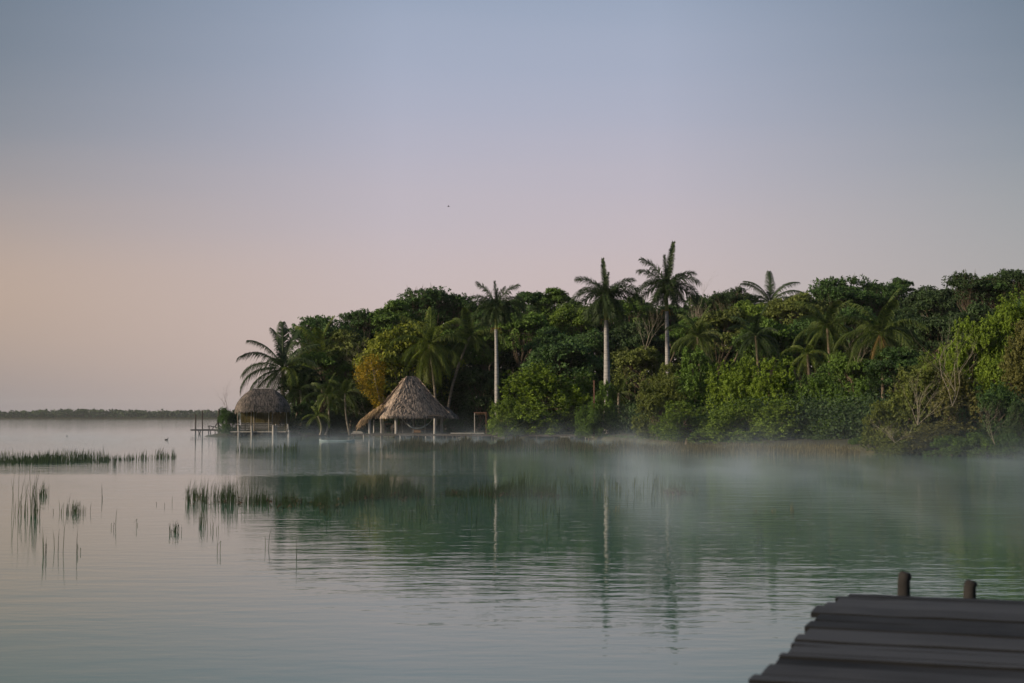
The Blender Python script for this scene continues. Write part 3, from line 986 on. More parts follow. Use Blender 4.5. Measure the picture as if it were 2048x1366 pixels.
coconut(1760, 668, 124, .98, 'mid', 'inland coconut palm with dead hanging fronds, right of the two', seed=43,
        spec=[(k * 137.5, 82 - 112 * (k / 19) ** .85, 1.0) for k in range(20)] + [(200, -55, .6, 'dry'), (-20, -52, .55, 'dry'), (-90, -55, .6, 'dry')])
coconut(1615, 708, 119, .5, 'light', 'small sunlit palm at the foot of the left inland coconut palm', seed=45, n=13)

royal(992, 612, 658, 870, 147, 8.6, 'leftmost of the three tall royal palms, the shortest, with a dark furled spear leaf',
      [(178, 66, 1.0), (170, 44, .9), (188, 26, .95), (182, 2, .95), (120, 86, .8), (65, 80, .6), (20, 78, .7), (4, 62, 1.0), (-8, 40, .9), (4, 22, 1.05), (-4, 0, 1.0),
       (200, -25, .8), (-20, -28, .85), (-70, 30, .8), (-110, 30, .8), (-80, -25, .75), (-120, -28, .75), (80, 10, .8), (120, 0, .8), (60, -20, .8), (0, -50, .7), (180, -52, .7)], .90)
royal(1212, 592, 640, 870, 142, 12.5, 'middle of the three tall royal palms, with the thickest pale trunk',
      [(90, 88, 1.05), (176, 56, 1.0), (166, 40, .8), (184, 24, 1.08), (178, 4, 1.0), (60, 80, .7), (8, 52, .95), (-6, 40, 1.0), (4, 24, 1.08), (-4, 8, 1.0),
       (200, -25, .95), (-20, -28, .95), (-70, 40, .8), (-110, 45, .8), (-80, -25, .95), (-120, -40, .9), (80, 10, .8), (120, 0, .8), (-50, -50, .95), (180, -50, .9), (0, -52, .95), (90, -45, .9), (-95, 5, .8)], 1.0)
royal(1333, 572, 622, 870, 146, 10.0, 'rightmost and tallest of the three tall royal palms',
      [(85, 89, 1.28), (60, 84, .5), (110, 85, .9), (178, 66, 1.08), (170, 50, .95), (186, 36, .7), (6, 46, .95), (-6, 36, 1.0), (10, 58, .6), (182, 14, 1.08), (176, -4, 1.0),
       (2, 14, 1.08), (-6, -4, 1.1), (200, -28, .9), (-20, -28, .95), (-75, 30, .7), (-110, 35, .7), (-80, -25, .75), (80, 10, .8), (-100, -45, .7), (0, -48, .75), (180, -50, .75)], 1.0)

# ------------------------------------------------------------------ thatched buildings
def roof_mesh(a, b, H, ridge, profile, nexp, m, parent, n_str, sl=.42, name='roof', eave_drop=.28, tone=(.05, .95)):
    """hipped thatch: solid core plus thousands of hanging strands"""
    mb = MB()
    nu, nv = 72, 16
    def pt(ph, v):
        c, s = math.cos(ph), math.sin(ph)
        r = 1 / ((abs(c) / a) ** nexp + (abs(s) / b) ** nexp) ** (1 / nexp)
        rx = r * c * v
        ex = ridge * max(-1, min(1, c * 3)) * (1 - v)
        return np.array([rx + ex, r * s * v, H * (1 - profile(v))])
    V = [pt(2 * math.pi * i / nu, .015 + .985 * j / nv) for i in range(nu) for j in range(nv + 1)]
    V = [p + rng.normal(0, .02, 3) for p in V]
    Q = [(i * (nv + 1) + j, i * (nv + 1) + j + 1, ((i + 1) % nu) * (nv + 1) + j + 1, ((i + 1) % nu) * (nv + 1) + j) for i in range(nu) for j in range(nv)]
    mb.raw(V, Q, .25)
    # underside, a little inside
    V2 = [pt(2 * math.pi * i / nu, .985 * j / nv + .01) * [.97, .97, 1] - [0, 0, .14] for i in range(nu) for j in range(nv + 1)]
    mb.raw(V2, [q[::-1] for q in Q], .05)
    per = []
    ts = []
    for k in range(n_str):
        ph = rng.uniform(0, 2 * math.pi)
        v = math.sqrt(rng.uniform(0.0, 1.0)) if k > n_str * .16 else rng.uniform(.95, 1.0)
        v = min(v, 1.0)
        p0 = pt(ph, v); p1 = pt(ph, min(v + .06, 1.06))
        d = nrm(p1 - p0)
        side = nrm(np.cross(d, [0, 0, 1]) + 1e-6)
        nn = np.cross(side, d)
        if nn[2] < 0: nn = -nn
        d = nrm(d + side * rng.normal(0, .16) + nn * rng.uniform(-.02, .10) + np.array([0, 0, -.12]))
        ln = sl * rng.uniform(.55, 1.2)
        w = side * rng.uniform(.022, .055)
        q0 = p0 + nn * rng.uniform(.01, .07)
        if v > .94:
            d = nrm(d + np.array([0, 0, -.8])); ln = eave_drop * rng.uniform(.5, 1.35)
        per.append([q0 - w, q0 + w, q0 + d * ln + w * .5, q0 + d * ln - w * .5]); ts.append(rng.uniform(*tone))
    mb.quads(per, np.array(ts))
    return mb.obj(name, m, parent)

def post_mesh(t, p, q, r, m=M_log, name='post', n=8):
    mb = MB()
    p, q = Vector(p), Vector(q)
    md = (p + q) / 2 + Vector((random.gauss(0, .04), random.gauss(0, .04), 0))
    mb.tube([p, p.lerp(md, .6), md, q.lerp(md, .4), q], [r * 1.1, r, r * .97, r * .95, r * .88], n)
    return mb.obj(name, m, t, True)

# the larger pavilion
YP = 153.0
cpt = at(827, 832, YP)
zE = at(827, 832, YP).z
zTop = at(827, 752, YP).z
DECK = .42
t = thing('thatched_pavilion', (cpt.x, YP, 0), 'larger open pavilion with a steep grey thatched roof on pale log posts', 'pavilion', 'thatched huts on the lagoon shore', rz=R(0))
rot = thing('x', (0, 0, 0), 'x', 'x'); bpy.data.objects.remove(rot)
S = sc(YP)
prof2 = lambda v: (v ** .93) * .88 + .12 * v ** 2 if v < 1 else 1 + (v - 1) * .8
rf = roof_mesh(3.78, 3.55, zTop - zE + .12, .42, lambda v: v + .035 * math.sin(math.pi * min(v, 1)), 9, M_thatch, t, 7800)
rf.location = (-.28, 0, zE - .05)
rf.rotation_euler = (0, 0, R(22))
# hip cover strips of folded thatch
mb = MB()
for ang in (225, 315, 135, 45):
    ph = R(ang)
    cx_, sy_ = (3.75 if math.cos(ph) > 0 else -3.75), (3.52 if math.sin(ph) > 0 else -3.52)
    per = []
    for k in range(260):
        v = rng.uniform(.04, 1.0)
        p = np.array([cx_ * v * .93 + .42 * np.sign(cx_) * (1 - v), sy_ * v * .93, (zTop - zE + .12) * (1 - (v + .035 * math.sin(math.pi * v))) + .03])
        d = nrm(np.array([cx_, sy_, -(zTop - zE)]) + rng.normal(0, .9, 3))
        w = nrm(np.cross(d, rng.normal(0, 1, 3))) * .03
        per.append([p - w, p + w, p + d * .4 + w, p + d * .4 - w])
    mb.quads(per, rng.uniform(.3, 1, 260))
hc = mb.obj('hip_thatch', M_thatch, rf)
# lower rear roof edge seen at the right
rb = roof_mesh(1.35, 2.0, 1.15, .1, lambda v: v, 6, M_thatch2, t, 900, name='rear_roof')
rb.location = (3.3, 2.2, zE - .1)
# posts: (x pixel, top row, bottom row, depth offset, radius)
for (px, y0, y1, dy, r) in [(763, 826, 872, -1.2, .15), (792, 826, 879, -3.1, .16), (869, 837, 880, -3.3, .14), (884, 826, 873, -.6, .16),
                            (827, 828, 867, 2.6, .12), (851, 826, 864, 3.0, .12), (806, 826, 866, 3.2, .10)]:
    Yq = YP + dy
    a, b = at(px, y1, Yq), at(px, y0, Yq)
    post_mesh(t, (a.x - cpt.x, dy, -.3), (b.x - cpt.x + random.uniform(-.06, .06), dy, b.z), r)
# ragged lean-to at the left
mb = MB()
nst = 800
u = rng.uniform(0, 1, nst); v = rng.uniform(0, 1, nst)
A0, A1 = at(772, 812, YP), at(727, 842, YP)
per = []; 
for i in range(nst):
    x = A0.x + (A1.x - A0.x) * v[i] - cpt.x
    z = A0.z + (A1.z - A0.z) * (v[i] ** 1.25) + .10 * math.sin(u[i] * 21) 
    y = -2.6 + 4.6 * u[i]
    d = nrm(np.array([-.75 + rng.normal(0, .25), rng.normal(0, .4), -.75 - .5 * v[i] + rng.normal(0, .2)]))
    ln = rng.uniform(.3, .85)
    w = nrm(np.cross(d, rng.normal(0, 1, 3))) * .035
    p = np.array([x, y, z + rng.uniform(-.05, .06)])
    per.append([p - w, p + w, p + d * ln + w * .4, p + d * ln - w * .4])
for i in range(520):                              # shaggy front and outer fringe
    f_ = rng.uniform(0, 1)
    p = np.array([A0.x + (A1.x - A0.x) * f_ - cpt.x, -2.65 + rng.normal(0, .2), A0.z + (A1.z - A0.z) * f_ ** 1.25 + rng.uniform(-.2, .2)])
    d = nrm(np.array([-.55 + rng.normal(0, .25), rng.normal(0, .15), -1.0])); ln = rng.uniform(.25, .8) * (.6 + .9 * f_)
    w = nrm(np.cross(d, [0, 1, 0])) * .035
    per.append([p - w, p + w, p + d * ln + w * .4, p + d * ln - w * .4])
mb.quads(per, rng.uniform(.05, .95, len(per)))
mb.obj('lean_to_thatch', M_drythatch, t)
mb = MB()
for k in range(4):
    y = -2.5 + k * 1.5
    mb.tube([(A0.x - cpt.x, y, A0.z - .12), (A1.x - cpt.x + .3, y, A1.z + .12)], .05, 5)
mb.obj('rafters', M_log, t)
a, b = at(741, 872, YP - 2.4), at(739, 838, YP - 2.4)
post_mesh(t, (a.x - cpt.x, -2.4, -.3), (b.x - cpt.x, -2.4, b.z), .14)
a, b = at(748, 872, YP + 1.6), at(748, 840, YP + 1.6)
post_mesh(t, (a.x - cpt.x, 1.6, -.3), (b.x - cpt.x, 1.6, b.z), .09)
# roof beams at the eaves
mb = MB()
mb.tube([(-3.1, -2.9, zE + .02), (3.0, -3.0, zE + .02)], .07, 6); mb.tube([(-3.1, 2.9, zE + .02), (3.0, 2.9, zE + .02)], .07, 6)
mb.obj('eave_beams', M_darkwood, t)
# dry thatch screen hanging behind the posts
mb = MB()
per = []
for i in range(700):
    x = rng.uniform(-2.7, 2.9); z = rng.uniform(.75, 1.35); y = 3.15 + rng.normal(0, .05)
    w = np.array([.03, 0, 0]); d = np.array([rng.normal(0, .1), 0, -rng.uniform(.25, .55)])
    p = np.array([x, y, z]); per.append([p - w, p + w, p + d + w, p + d - w])
mb.quads(per, rng.uniform(0, .45, 700))
mb.obj('rear_screen', M_thatch2, t)

# hammock, bench, stool table, ladder chair
t2 = thing('hammock', (0, 0, 0), 'blue and pale hammock slung between posts under the larger pavilion', 'hammock')
mb = MB()
HA, HB = at(803, 835, YP - 2.2), at(867, 835, YP - 2.2)
pts = []
for k in range(17):
    s_ = k / 16
    p = HA.lerp(HB, s_); p.z -= 1.25 * (1 - (2 * s_ - 1) ** 2) ; pts.append(p)
V, Q = [], []
for k, p in enumerate(pts[3:14]):
    wv = .34 * math.sin(math.pi * (k + .6) / 11.2) ** .5
    for j in range(5):
        q = (j / 4 - .5) * 2
        V.append((p.x, p.y + q * wv, p.z + .16 * q * q))
for k in range(10):
    for j in range(4):
        Q.append((k * 5 + j, (k + 1) * 5 + j, (k + 1) * 5 + j + 1, k * 5 + j + 1))
m0 = pts[8].copy(); t2.location = m0
mb.raw([tuple(Vector(v) - m0) for v in V], Q)
hb = mb.obj('cloth', M_rope, t2, True)
sol = hb.modifiers.new('thickness', 'SOLIDIFY'); sol.thickness = .03
for side in (pts[:5], pts[12:]):
    mb = MB(); mb.tube([p - m0 for p in side], .035, 5); mb.obj('rope', M_palewood, t2)

def bx(t, name, lo, hi, m):
    mb = MB(); mb.box(lo, hi); return mb.obj(name, m, t)
p = at(834, 866, YP - 1.0)
t3 = thing('wooden_table', (p.x, YP - 1.0, DECK), 'low varnished orange wooden table under the hammock', 'table')
bx(t3, 'table_top', (-.6, -.4, .44), (1.9, .4, .49), M_orangewood)
bx(t3, 'front_panel', (-.3, -.34, .1), (.42, -.30, .43), M_orangewood)
for x in (-.55, 1.8):
    for y in (-.32, .32):
        bx(t3, 'leg', (x - .04, y - .04, 0), (x + .04, y + .04, .42), M_darkwood)
p = at(778, 866, YP - .5)
t4 = thing('wooden_bench', (p.x, YP - .5, DECK), 'narrow orange plank bench between the left pavilion posts', 'bench')
bx(t4, 'seat', (-.45, -.2, .98), (.65, .2, 1.06), M_orangewood)
for x in (-.40, .58):
    bx(t4, 'leg', (x - .035, -.15, 0), (x + .035, .15, .98), M_darkwood)
p = at(789, 866, YP - 1.4)
t5 = thing('folding_chair', (p.x, YP - 1.4, DECK), 'pale thin-legged folding chair behind a front pavilion post', 'chair')
mb = MB(); mb.box((-.22, -.2, .44), (.22, .2, .48)); mb.obj('seat', M_palewood, t5)
mb = MB(); mb.box((-.22, .2, .62), (.22, .24, .95)); mb.obj('backrest', M_palewood, t5)
for sx in (-1, 1):
    mb = MB(); mb.tube([(sx * .28, -.25, 0), (sx * .2, .22, .95)], .02, 5); mb.obj('leg', M_palewood, t5)
    mb = MB(); mb.tube([(sx * .28, .25, 0), (sx * .2, -.18, .5)], .02, 5); mb.obj('leg', M_palewood, t5)

# boardwalk along the bank
tb = thing('boardwalk', (0, 147, 0), 'long low dark boardwalk on short piles in front of the pavilion and bushes', 'boardwalk')
def bwY(px): return np.interp(px, [700, 1310], [150, 138])
mb = MB()
xsb = np.linspace(702, 1312, 150)
for i in range(149):
    Y0 = float(bwY(xsb[i])); Y1 = float(bwY(xsb[i + 1]))
    a, b = at(xsb[i], 872, Y0), at(xsb[i + 1], 872, Y1)
    dz = rng.normal(0, .008)
    mb.box((a.x, Y0 - 147, DECK - .07 + dz), (b.x - .02, Y0 - 147 + 1.5, DECK + dz), tone=rng.uniform(0, 1))
mb.obj('deck', M_deckwood, tb)
mb = MB()
a, b = at(702, 872, 150), at(1312, 872, 138)
mb.tube([(a.x, 3.15, DECK - .14), (b.x, -8.85, DECK - .14)], .06, 4); mb.tube([(a.x, 4.2, DECK - .14), (b.x, -7.8, DECK - .14)], .06, 4)
mb.obj('beams', M_darkwood, tb)
for k, px in enumerate([708, 727, 745, 762, 776, 800, 812, 826, 838, 851, 864, 893, 914, 936, 958, 985, 1012, 1040, 1075, 1110, 1150, 1190, 1230, 1270, 1300]):
    Y0 = float(bwY(px)); a = at(px, 872, Y0)
    post_mesh(tb, (a.x, Y0 - 147 + .1, -.4), (a.x, Y0 - 147 + .1, DECK - .08), random.uniform(.06, .11), M_log if k % 4 == 1 else M_darkwood, 'pile', 6)
for px in (1130, 1180):
    Y0 = float(bwY(px)) - .1; a = at(px, 872, Y0)
    mb = MB(); mb.box((a.x - .5, Y0 - 147 - .15, .16), (a.x + .5, Y0 - 147 - .08, .24)); mb.obj('crossbeam', M_palewood, tb)
    for sx in (-.45, .45):
        mb = MB(); mb.tube([(a.x + sx, Y0 - 147 - .1, -.3), (a.x + sx, Y0 - 147 - .1, .16)], .03, 5); mb.obj('strut', M_palewood, tb)
# pavilion floor
mb = MB()
for i in range(44):
    x = -4.4 + i * .2
    mb.box((x, -2.2, DECK - .04), (x + .18, 3.3, DECK + .03 + rng.normal(0, .006)), tone=rng.uniform(0, 1))
mb.obj('floor', M_deckwood, t)
# pale platform and hull under it
p = at(935, 868, 149)
tp = thing('landing_platform', (p.x, 149.5, 0), 'pale bleached landing platform beside the boardwalk below the timber frame', 'platform')
mb = MB()
for i in range(14):
    mb.box((-1.75 + i * .25, -1.0, DECK + .02), (-1.52 + i * .25, 1.2, DECK + .10), tone=rng.uniform(0, 1))
mb.obj('deck', M_palewood, tp)
for sx in (-1.5, 1.5):
    post_mesh(tp, (sx, -.7, -.3), (sx, -.7, DECK + .02), .08, M_darkwood, 'pile', 6)
p = at(940, 876, 146)
mb = MB()
V, Q = [], []
for i in range(13):
    s_ = i / 12 * 2 - 1
    w = .40 * math.sqrt(max(0.02, 1 - s_ ** 2)); hgt_ = .36 * (1 - abs(s_) ** 2.4) + .02
    for j in range(9):
        a = math.pi * j / 8
        V.append((s_ * 1.25, -math.cos(a) * w, math.sin(a) * hgt_))
for i in range(12):
    for j in range(8):
        Q.append((i * 9 + j, (i + 1) * 9 + j, (i + 1) * 9 + j + 1, i * 9 + j + 1))
mb.raw(V, Q)
cn = mb.obj('overturned_canoe', M_palewood, None, True)
cn.location = (p.x, 146.5, .02)
tag(cn, 'pale upturned hull lying low at the edge of the boardwalk', 'canoe')
# tan stack at the boardwalk's left end, pale board on the water
p = at(712, 871, 149)
mb = MB()
for i in range(5):
    mb.box((-.65 + .05 * i, -.3, .05 * i), (.65 - .06 * i, .3, .05 * i + .045), jit=.012)
o = mb.obj('timber_pile', M_palewood); o.location = (p.x, 150.6, DECK + .01)
tag(o, 'small stack of tan boards on the left end of the boardwalk', 'boards')
p = onw(674, 882.5)
mb = MB(); V, Q = [], []
for i in range(15):
    s_ = i / 14 * 2 - 1
    w = .36 * (1 - abs(s_) ** 3) + .02
    rock = .10 * s_ ** 4
    for (yy, zz) in ((-w, .10), (-w * .8, .0), (w * .8, .0), (w, .10), (w * .9, .16), (-w * .9, .16)):
        V.append((s_ * 1.6, yy, zz + rock))
for i in range(14):
    for j in range(6):
        Q.append((i * 6 + j, (i + 1) * 6 + j, (i + 1) * 6 + (j + 1) % 6, i * 6 + (j + 1) % 6))
mb.raw(V, Q); mb.quads([[V[0], V[1], V[2], V[3]], [V[0], V[3], V[4], V[5]], [V[84], V[85], V[86], V[87]], [V[84], V[87], V[88], V[89]]])
o = mb.obj('paddleboard', M_blue); o.location = (p.x, p.y, -.07)
tag(o, 'pale blue board floating at the left end of the boardwalk', 'paddleboard')

# red-topped timber frame, use unknown
YF = 149.5
a, b = at(949, 866, YF), at(972, 866, YF)
t6 = thing('timber_frame', ((a.x + b.x) / 2, YF, DECK), 'tall thin gate-like frame with a rusty top bar on the bank', 'frame')
w = (b.x - a.x) / 2; hT = at(960, 826, YF).z - DECK
mb = MB(); mb.box((-w - .04, -.04, 0), (-w + .04, .04, hT)); mb.obj('post', M_palewood, t6)
mb = MB(); mb.box((w - .04, -.04, 0), (w + .04, .04, hT)); mb.obj('post', M_redwood, t6)
mb = MB(); mb.box((-w - .08, -.05, hT), (w + .08, .05, hT + .09)); mb.obj('top_bar', M_redwood, t6)
mb = MB(); mb.box((-w + .08, -.02, hT - .12), (w - .08, .02, hT - .08)); mb.obj('cross_bar', M_orangewood, t6)

# rust red pole by the middle royal palm, tile roof glimpse, white glimpses
a, b = at(1188, 800, 138.2), at(1188, 762, 138.2)
t7 = thing('rust_post', (a.x, 138.2, .3), 'rusty red post showing among leaves left of the middle royal palm', 'post')
mb = MB(); mb.box((-.07, -.07, 0), (.07, .07, b.z - .3)); mb.obj('shaft', M_redwood, t7)
mb = MB(); mb.box((-.09, -.09, b.z - .3), (.09, .09, b.z - .24)); mb.obj('cap', M_redwood, t7)
mb = MB(); 
for (px, py, s_) in ((1035, 765, 1), (1042, 761, .8)):
    pass
# ------------------------------------------------------------------ small hut
YH = 160.0
zEh = at(525, 824, YH).z; zTh = at(525, 779, YH).z
ch = at(525, 824, YH)
t = thing('thatched_hut', (ch.x, YH, 0), 'smaller thatched hut with a rounded dark roof beside the big coconut palm', 'hut', 'thatched huts on the lagoon shore')
def profh(v):
    return 1 - math.sqrt(max(0, 1 - min(v, 1) ** 2.0)) * .62 - (1 - min(v, 1)) * .38 + (max(v, 1) - 1) * 1.2
rf = roof_mesh(3.0, 2.9, zTh - zEh + .1, .95, profh, 4.2, M_thatch2, t, 6000)
rf.location = (0, 0, zEh); rf.rotation_euler = (0, 0, R(14))
mb = MB(); mb.tube([(-.95, 0, zTh + .1), (.9, .1, zTh + .13)], .07, 6); mb.obj('ridge_pole', M_log, t)
HF = at(525, 863, YH - 2).z
for (px, y1, dy, r, m) in [(475, 866, -1.6, .05, M_coco), (503, 866, -2.2, .065, M_coco), (508, 866, -1.9, .065, M_coco), (538, 866, -2.2, .055, M_coco), (545, 866, -2.0, .05, M_coco),
                        (573, 866, -1.4, .055, M_coco), (490, 866, 2.0, .07, M_darkwood), (560, 866, 2.0, .07, M_darkwood)]:
    Yq = YH + dy
    a, b = at(px, y1, Yq), at(px, 824, Yq)
    post_mesh(t, (a.x - ch.x, dy, HF - .6), (b.x - ch.x, dy, b.z + .1), r, m)
for (px, y0, y1, dy, r) in [(503, 851, 872, -2.6, .12), (547, 850, 871, -2.6, .15), (552, 848, 866, -2.4, .10), (578, 860, 872, -2.2, .15), (477, 853, 868, -2.4, .10), (576, 848, 862, -2.0, .08)]:
    Yq = YH + dy
    a, b = at(px, y1, Yq), at(px, y0, Yq)
    post_mesh(t, (a.x - ch.x, dy, -.4), (b.x - ch.x, dy, b.z), r, M_log, 'stub_post')
mb = MB()
for i in range(30):
    x = -3.1 + i * .205
    mb.box((x, -2.5, HF - .08), (x + .19, 2.3, HF + .01 + rng.normal(0, .005)), tone=rng.uniform(0, 1))
mb.obj('floor', M_palewood, t)
mb = MB()
for i in range(84):
    x = -2.75 + i * .066
    mb.tube([(x, 1.9 + rng.normal(0, .01), HF + .95), (x + rng.normal(0, .01), 1.9, zEh + .15)], .034, 4, tone=rng.uniform(0, 1), cap=False)
mb.obj('reed_wall', M_screen, t)
mb = MB()
for i in range(5):
    mb.box((-2.75, 1.84, HF + .01 + i * .19), (2.75, 1.88, HF + .18 + i * .19))
mb.obj('board_wall', M_screenlow, t)
mb = MB()                                        # side walls
for i in range(36):
    mb.tube([(2.72, -1.0 + i * .08, HF), (2.72, -1.0 + i * .08, zEh + .1)], .034, 4, cap=False)
mb.obj('side_wall', M_screen, t)
mb = MB(); per = []                              # hanging golden thatch bundle
cxb = at(551, 840, YH - 1.2).x - ch.x
for i in range(420):
    s_ = rng.uniform(0, 1)
    p = np.array([cxb + rng.normal(0, .26) * (1 - .4 * s_), -1.2 + rng.normal(0, .12), zEh + .1 - 1.3 * s_])
    d = np.array([rng.normal(0, .12), rng.normal(0, .05), -rng.uniform(.2, .4)]); w = np.array([.025, .01, 0])
    per.append([p - w, p + w, p + d + w * .4, p + d - w * .4])
mb.quads(per, rng.uniform(.2, 1, 420)); mb.obj('hanging_thatch', PALM['dry'], t)
# rocky footing under the hut
mb = MB()
k = 260
th = rng.uniform(0, 2 * math.pi, k); rr = np.sqrt(rng.uniform(0, 1, k))
for i in range(k):
    x, y = rr[i] * 3.5 * math.cos(th[i]), rr[i] * 2.6 * math.sin(th[i])
    s_ = rng.uniform(.15, .32)
    zc = .5 * (1 - rr[i] ** 3) - .05 
    mb.box((x - s_, y - s_, zc - s_), (x + s_, y + s_, zc + s_ * .5), jit=.07)
o = mb.obj('rock_footing', M_screenlow); o.location = (ch.x - .2, YH, 0)
tag(o, 'dark heaped stones under the small thatched hut', 'rocks', kind='stuff')

# small jetty at far left with tall posts
YJ = float(wY(858.5, .60))
a0, a1 = at(383, 858.5, YJ), at(470, 857.5, YJ)
t = thing('small_jetty', ((a0.x + a1.x) / 2, YJ, 0), 'thin dark jetty with four tall posts left of the small hut', 'jetty')
cxj = (a0.x + a1.x) / 2
mb = MB()
for i in range(38):
    x = a0.x - cxj + i * (a1.x - a0.x) / 38
    mb.box((x, -.6, .52), (x + .12, .6, .60 + rng.normal(0, .006)), tone=rng.uniform(0, 1))
mb.box((a0.x - cxj, -.55, .40), (a1.x - cxj, -.47, .51)); mb.box((a0.x - cxj, .47, .40), (a1.x - cxj, .55, .51))
mb.obj('deck', M_darkwood, t)
for (px, y0, r) in [(391.5, 828, .085), (405.5, 820, .075), (439, 817.5, .12), (446, 818.5, .12)]:
    a = at(px, y0, YJ - .7)
    post_mesh(t, (a.x - cxj, -.7, -.4), (a.x - cxj + random.uniform(-.05, .05), -.7, a.z), r, M_darkwood, 'tall_post')
for px in (397, 401, 417, 420.5, 430, 442, 452):
    a = at(px, 860, YJ - .4)
    post_mesh(t, (a.x - cxj, -.4, -.4), (a.x - cxj, -.4, .42), .07, M_darkwood, 'pile', 6)
# lounge chair on the jetty
a = at(424, 858, YJ)
t = thing('lounge_chair', (a.x, YJ, .60), 'dark wooden lounge chair with raised back on the thin jetty', 'chair')
mb = MB(); mb.tube([(-.55, 0, .38), (-.35, 0, .44), (.05, 0, .34), (.35, 0, .30)], .045, 5); mb.tube([(-.55, .5, .38), (-.35, .5, .44), (.05, .5, .34), (.35, .5, .30)], .045, 5)
for i in range(8):
    x = -.5 + i * .11; mb.box((x, 0, .40 - .05 * abs(i - 2) * .3), (x + .07, .5, .43 - .05 * abs(i - 2) * .3))
mb.obj('seat', M_darkwood, t)
mb = MB()
for j in range(5):
    mb.tube([(.32, .02 + j * .115, .30), (.80, .02 + j * .115, 1.08)], .03, 4)
mb.obj('backrest', M_darkwood, t)
for (x0, z0, x1, z1) in ((-.45, .38, -.40, 0), (.15, .32, .0, 0), (.75, .34, .95, 0), (.35, .28, .85, .10)):
    mb = MB(); mb.tube([(x0, .02, z0), (x1, .02, z1)], .035, 4); mb.tube([(x0, .48, z0), (x1, .48, z1)], .035, 4); mb.obj('leg_frame', M_darkwood, t)
a = at(443, 858, YJ)
t = thing('garden_chair', (a.x, YJ - .1, .60), 'small dark folding chair beside the two tallest jetty posts', 'chair')
mb = MB(); mb.box((-.25, -.2, .38), (.22, .2, .42)); mb.obj('seat', M_darkwood, t)
mb = MB(); mb.box((-.04, -.2, 0), (.02, .2, .50), Matrix.Translation((-.25, 0, .40)) @ Matrix.Rotation(R(-25), 4, 'Y')); mb.obj('backrest', M_darkwood, t)
for sx in (-1, 1):
    mb = MB(); mb.tube([(sx * .35, -.18, 0), (-sx * .2, -.18, .40)], .025, 4); mb.tube([(sx * .35, .18, 0), (-sx * .2, .18, .40)], .025, 4); mb.obj('leg_frame', M_darkwood, t)

# ------------------------------------------------------------------ reeds
def reeds(name, label, pts, hgt_, m, wid=.010, bent=.08, kind='stuff', group=None, cat='reeds', root=None, lean=.10, ztop=1.35):
    """pts: (n,2) ground positions; each reed a three-sided tapering stem"""
    pts = np.asarray(pts, float)
    c = pts.mean(0)
    n = len(pts)
    h = np.broadcast_to(hgt_, (n,)) * rng.uniform(.25, ztop, n) * (.75 + .3 * np.sin(pts[:, 0] * 1.7 + 1) + .2 * np.sin(pts[:, 0] * 5.3))
    ln = rng.normal(0, lean, (n, 2)) + [.05, 0]
    b = np.concatenate([pts - c, np.full((n, 1), -.12)], 1)
    md = b + np.concatenate([ln * h[:, None] * .35, (h * .55 + .12)[:, None]], 1)
    tp = b + np.concatenate([ln * h[:, None], (h + .12)[:, None]], 1)
    bk = rng.uniform(0, 1, n) < bent
    th = rng.uniform(0, 2 * math.pi, n)
    tp[bk] = md[bk] + np.stack([np.cos(th[bk]) * h[bk] * .45, np.sin(th[bk]) * h[bk] * .3, rng.uniform(-.5, .0, bk.sum()) * h[bk]], 1)
    mb = MB()
    tn = rng.uniform(.1, .9, n)
    for k in range(3):
        a0, a1 = 2 * math.pi * k / 3, 2 * math.pi * (k + 1) / 3
        w0 = np.array([math.cos(a0), math.sin(a0), 0]) * wid; w1 = np.array([math.cos(a1), math.sin(a1), 0]) * wid
        mb.quads(np.stack([b + w0, b + w1, md + w1 * .8, md + w0 * .8], 1), tn)
        mb.tris(np.stack([md + w0 * .8, md + w1 * .8, tp], 1), tn)
    if kind == 'stuff':
        o = mb.obj(name, m)
        o.location = (c[0], c[1], 0)
        tag(o, label, cat, group, kind='stuff')
    else:
        o = mb.obj(name, m)
        o.location = (c[0], c[1], 0)
        tag(o, label, cat, group)
    if root is not None:
        q = pts[rng.choice(n, min(n, root), replace=True)] - c
        k = len(q)
        C = np.concatenate([q + rng.normal(0, .12, (k, 2)), rng.uniform(.0, .10, (k, 1))], 1)
        mr = MB(); leaves(mr, C, np.full(k, .10), 8, .04, None, up=.2, flat=.5, aspect=.25)
        mr.obj('root_litter', M_reedroot, o)
    return o

def band(n, x0, x1, base, spread, dens=None):
    """reed positions from picture columns x0..x1 with water row base(x)"""
    out = []
    while len(out) < n:
        x = rng.uniform(x0, x1)
        if dens is not None and rng.uniform() > dens(x): continue
        y = base(x) + rng.normal(0, spread)
        y = max(y, 845)
        p = onw(x, y); out.append((p.x, p.y))
    return np.array(out)
ip = lambda xs_, ys_: (lambda x: float(np.interp(x, xs_, ys_)))
clumpy = lambda f, s: (lambda x: max(0.25, min(1, (.5 + .5 * math.sin(x * f + s)) * .55 + .35 * (.5 + .5 * math.sin(x * f * 3.1 + s * 2)))) )

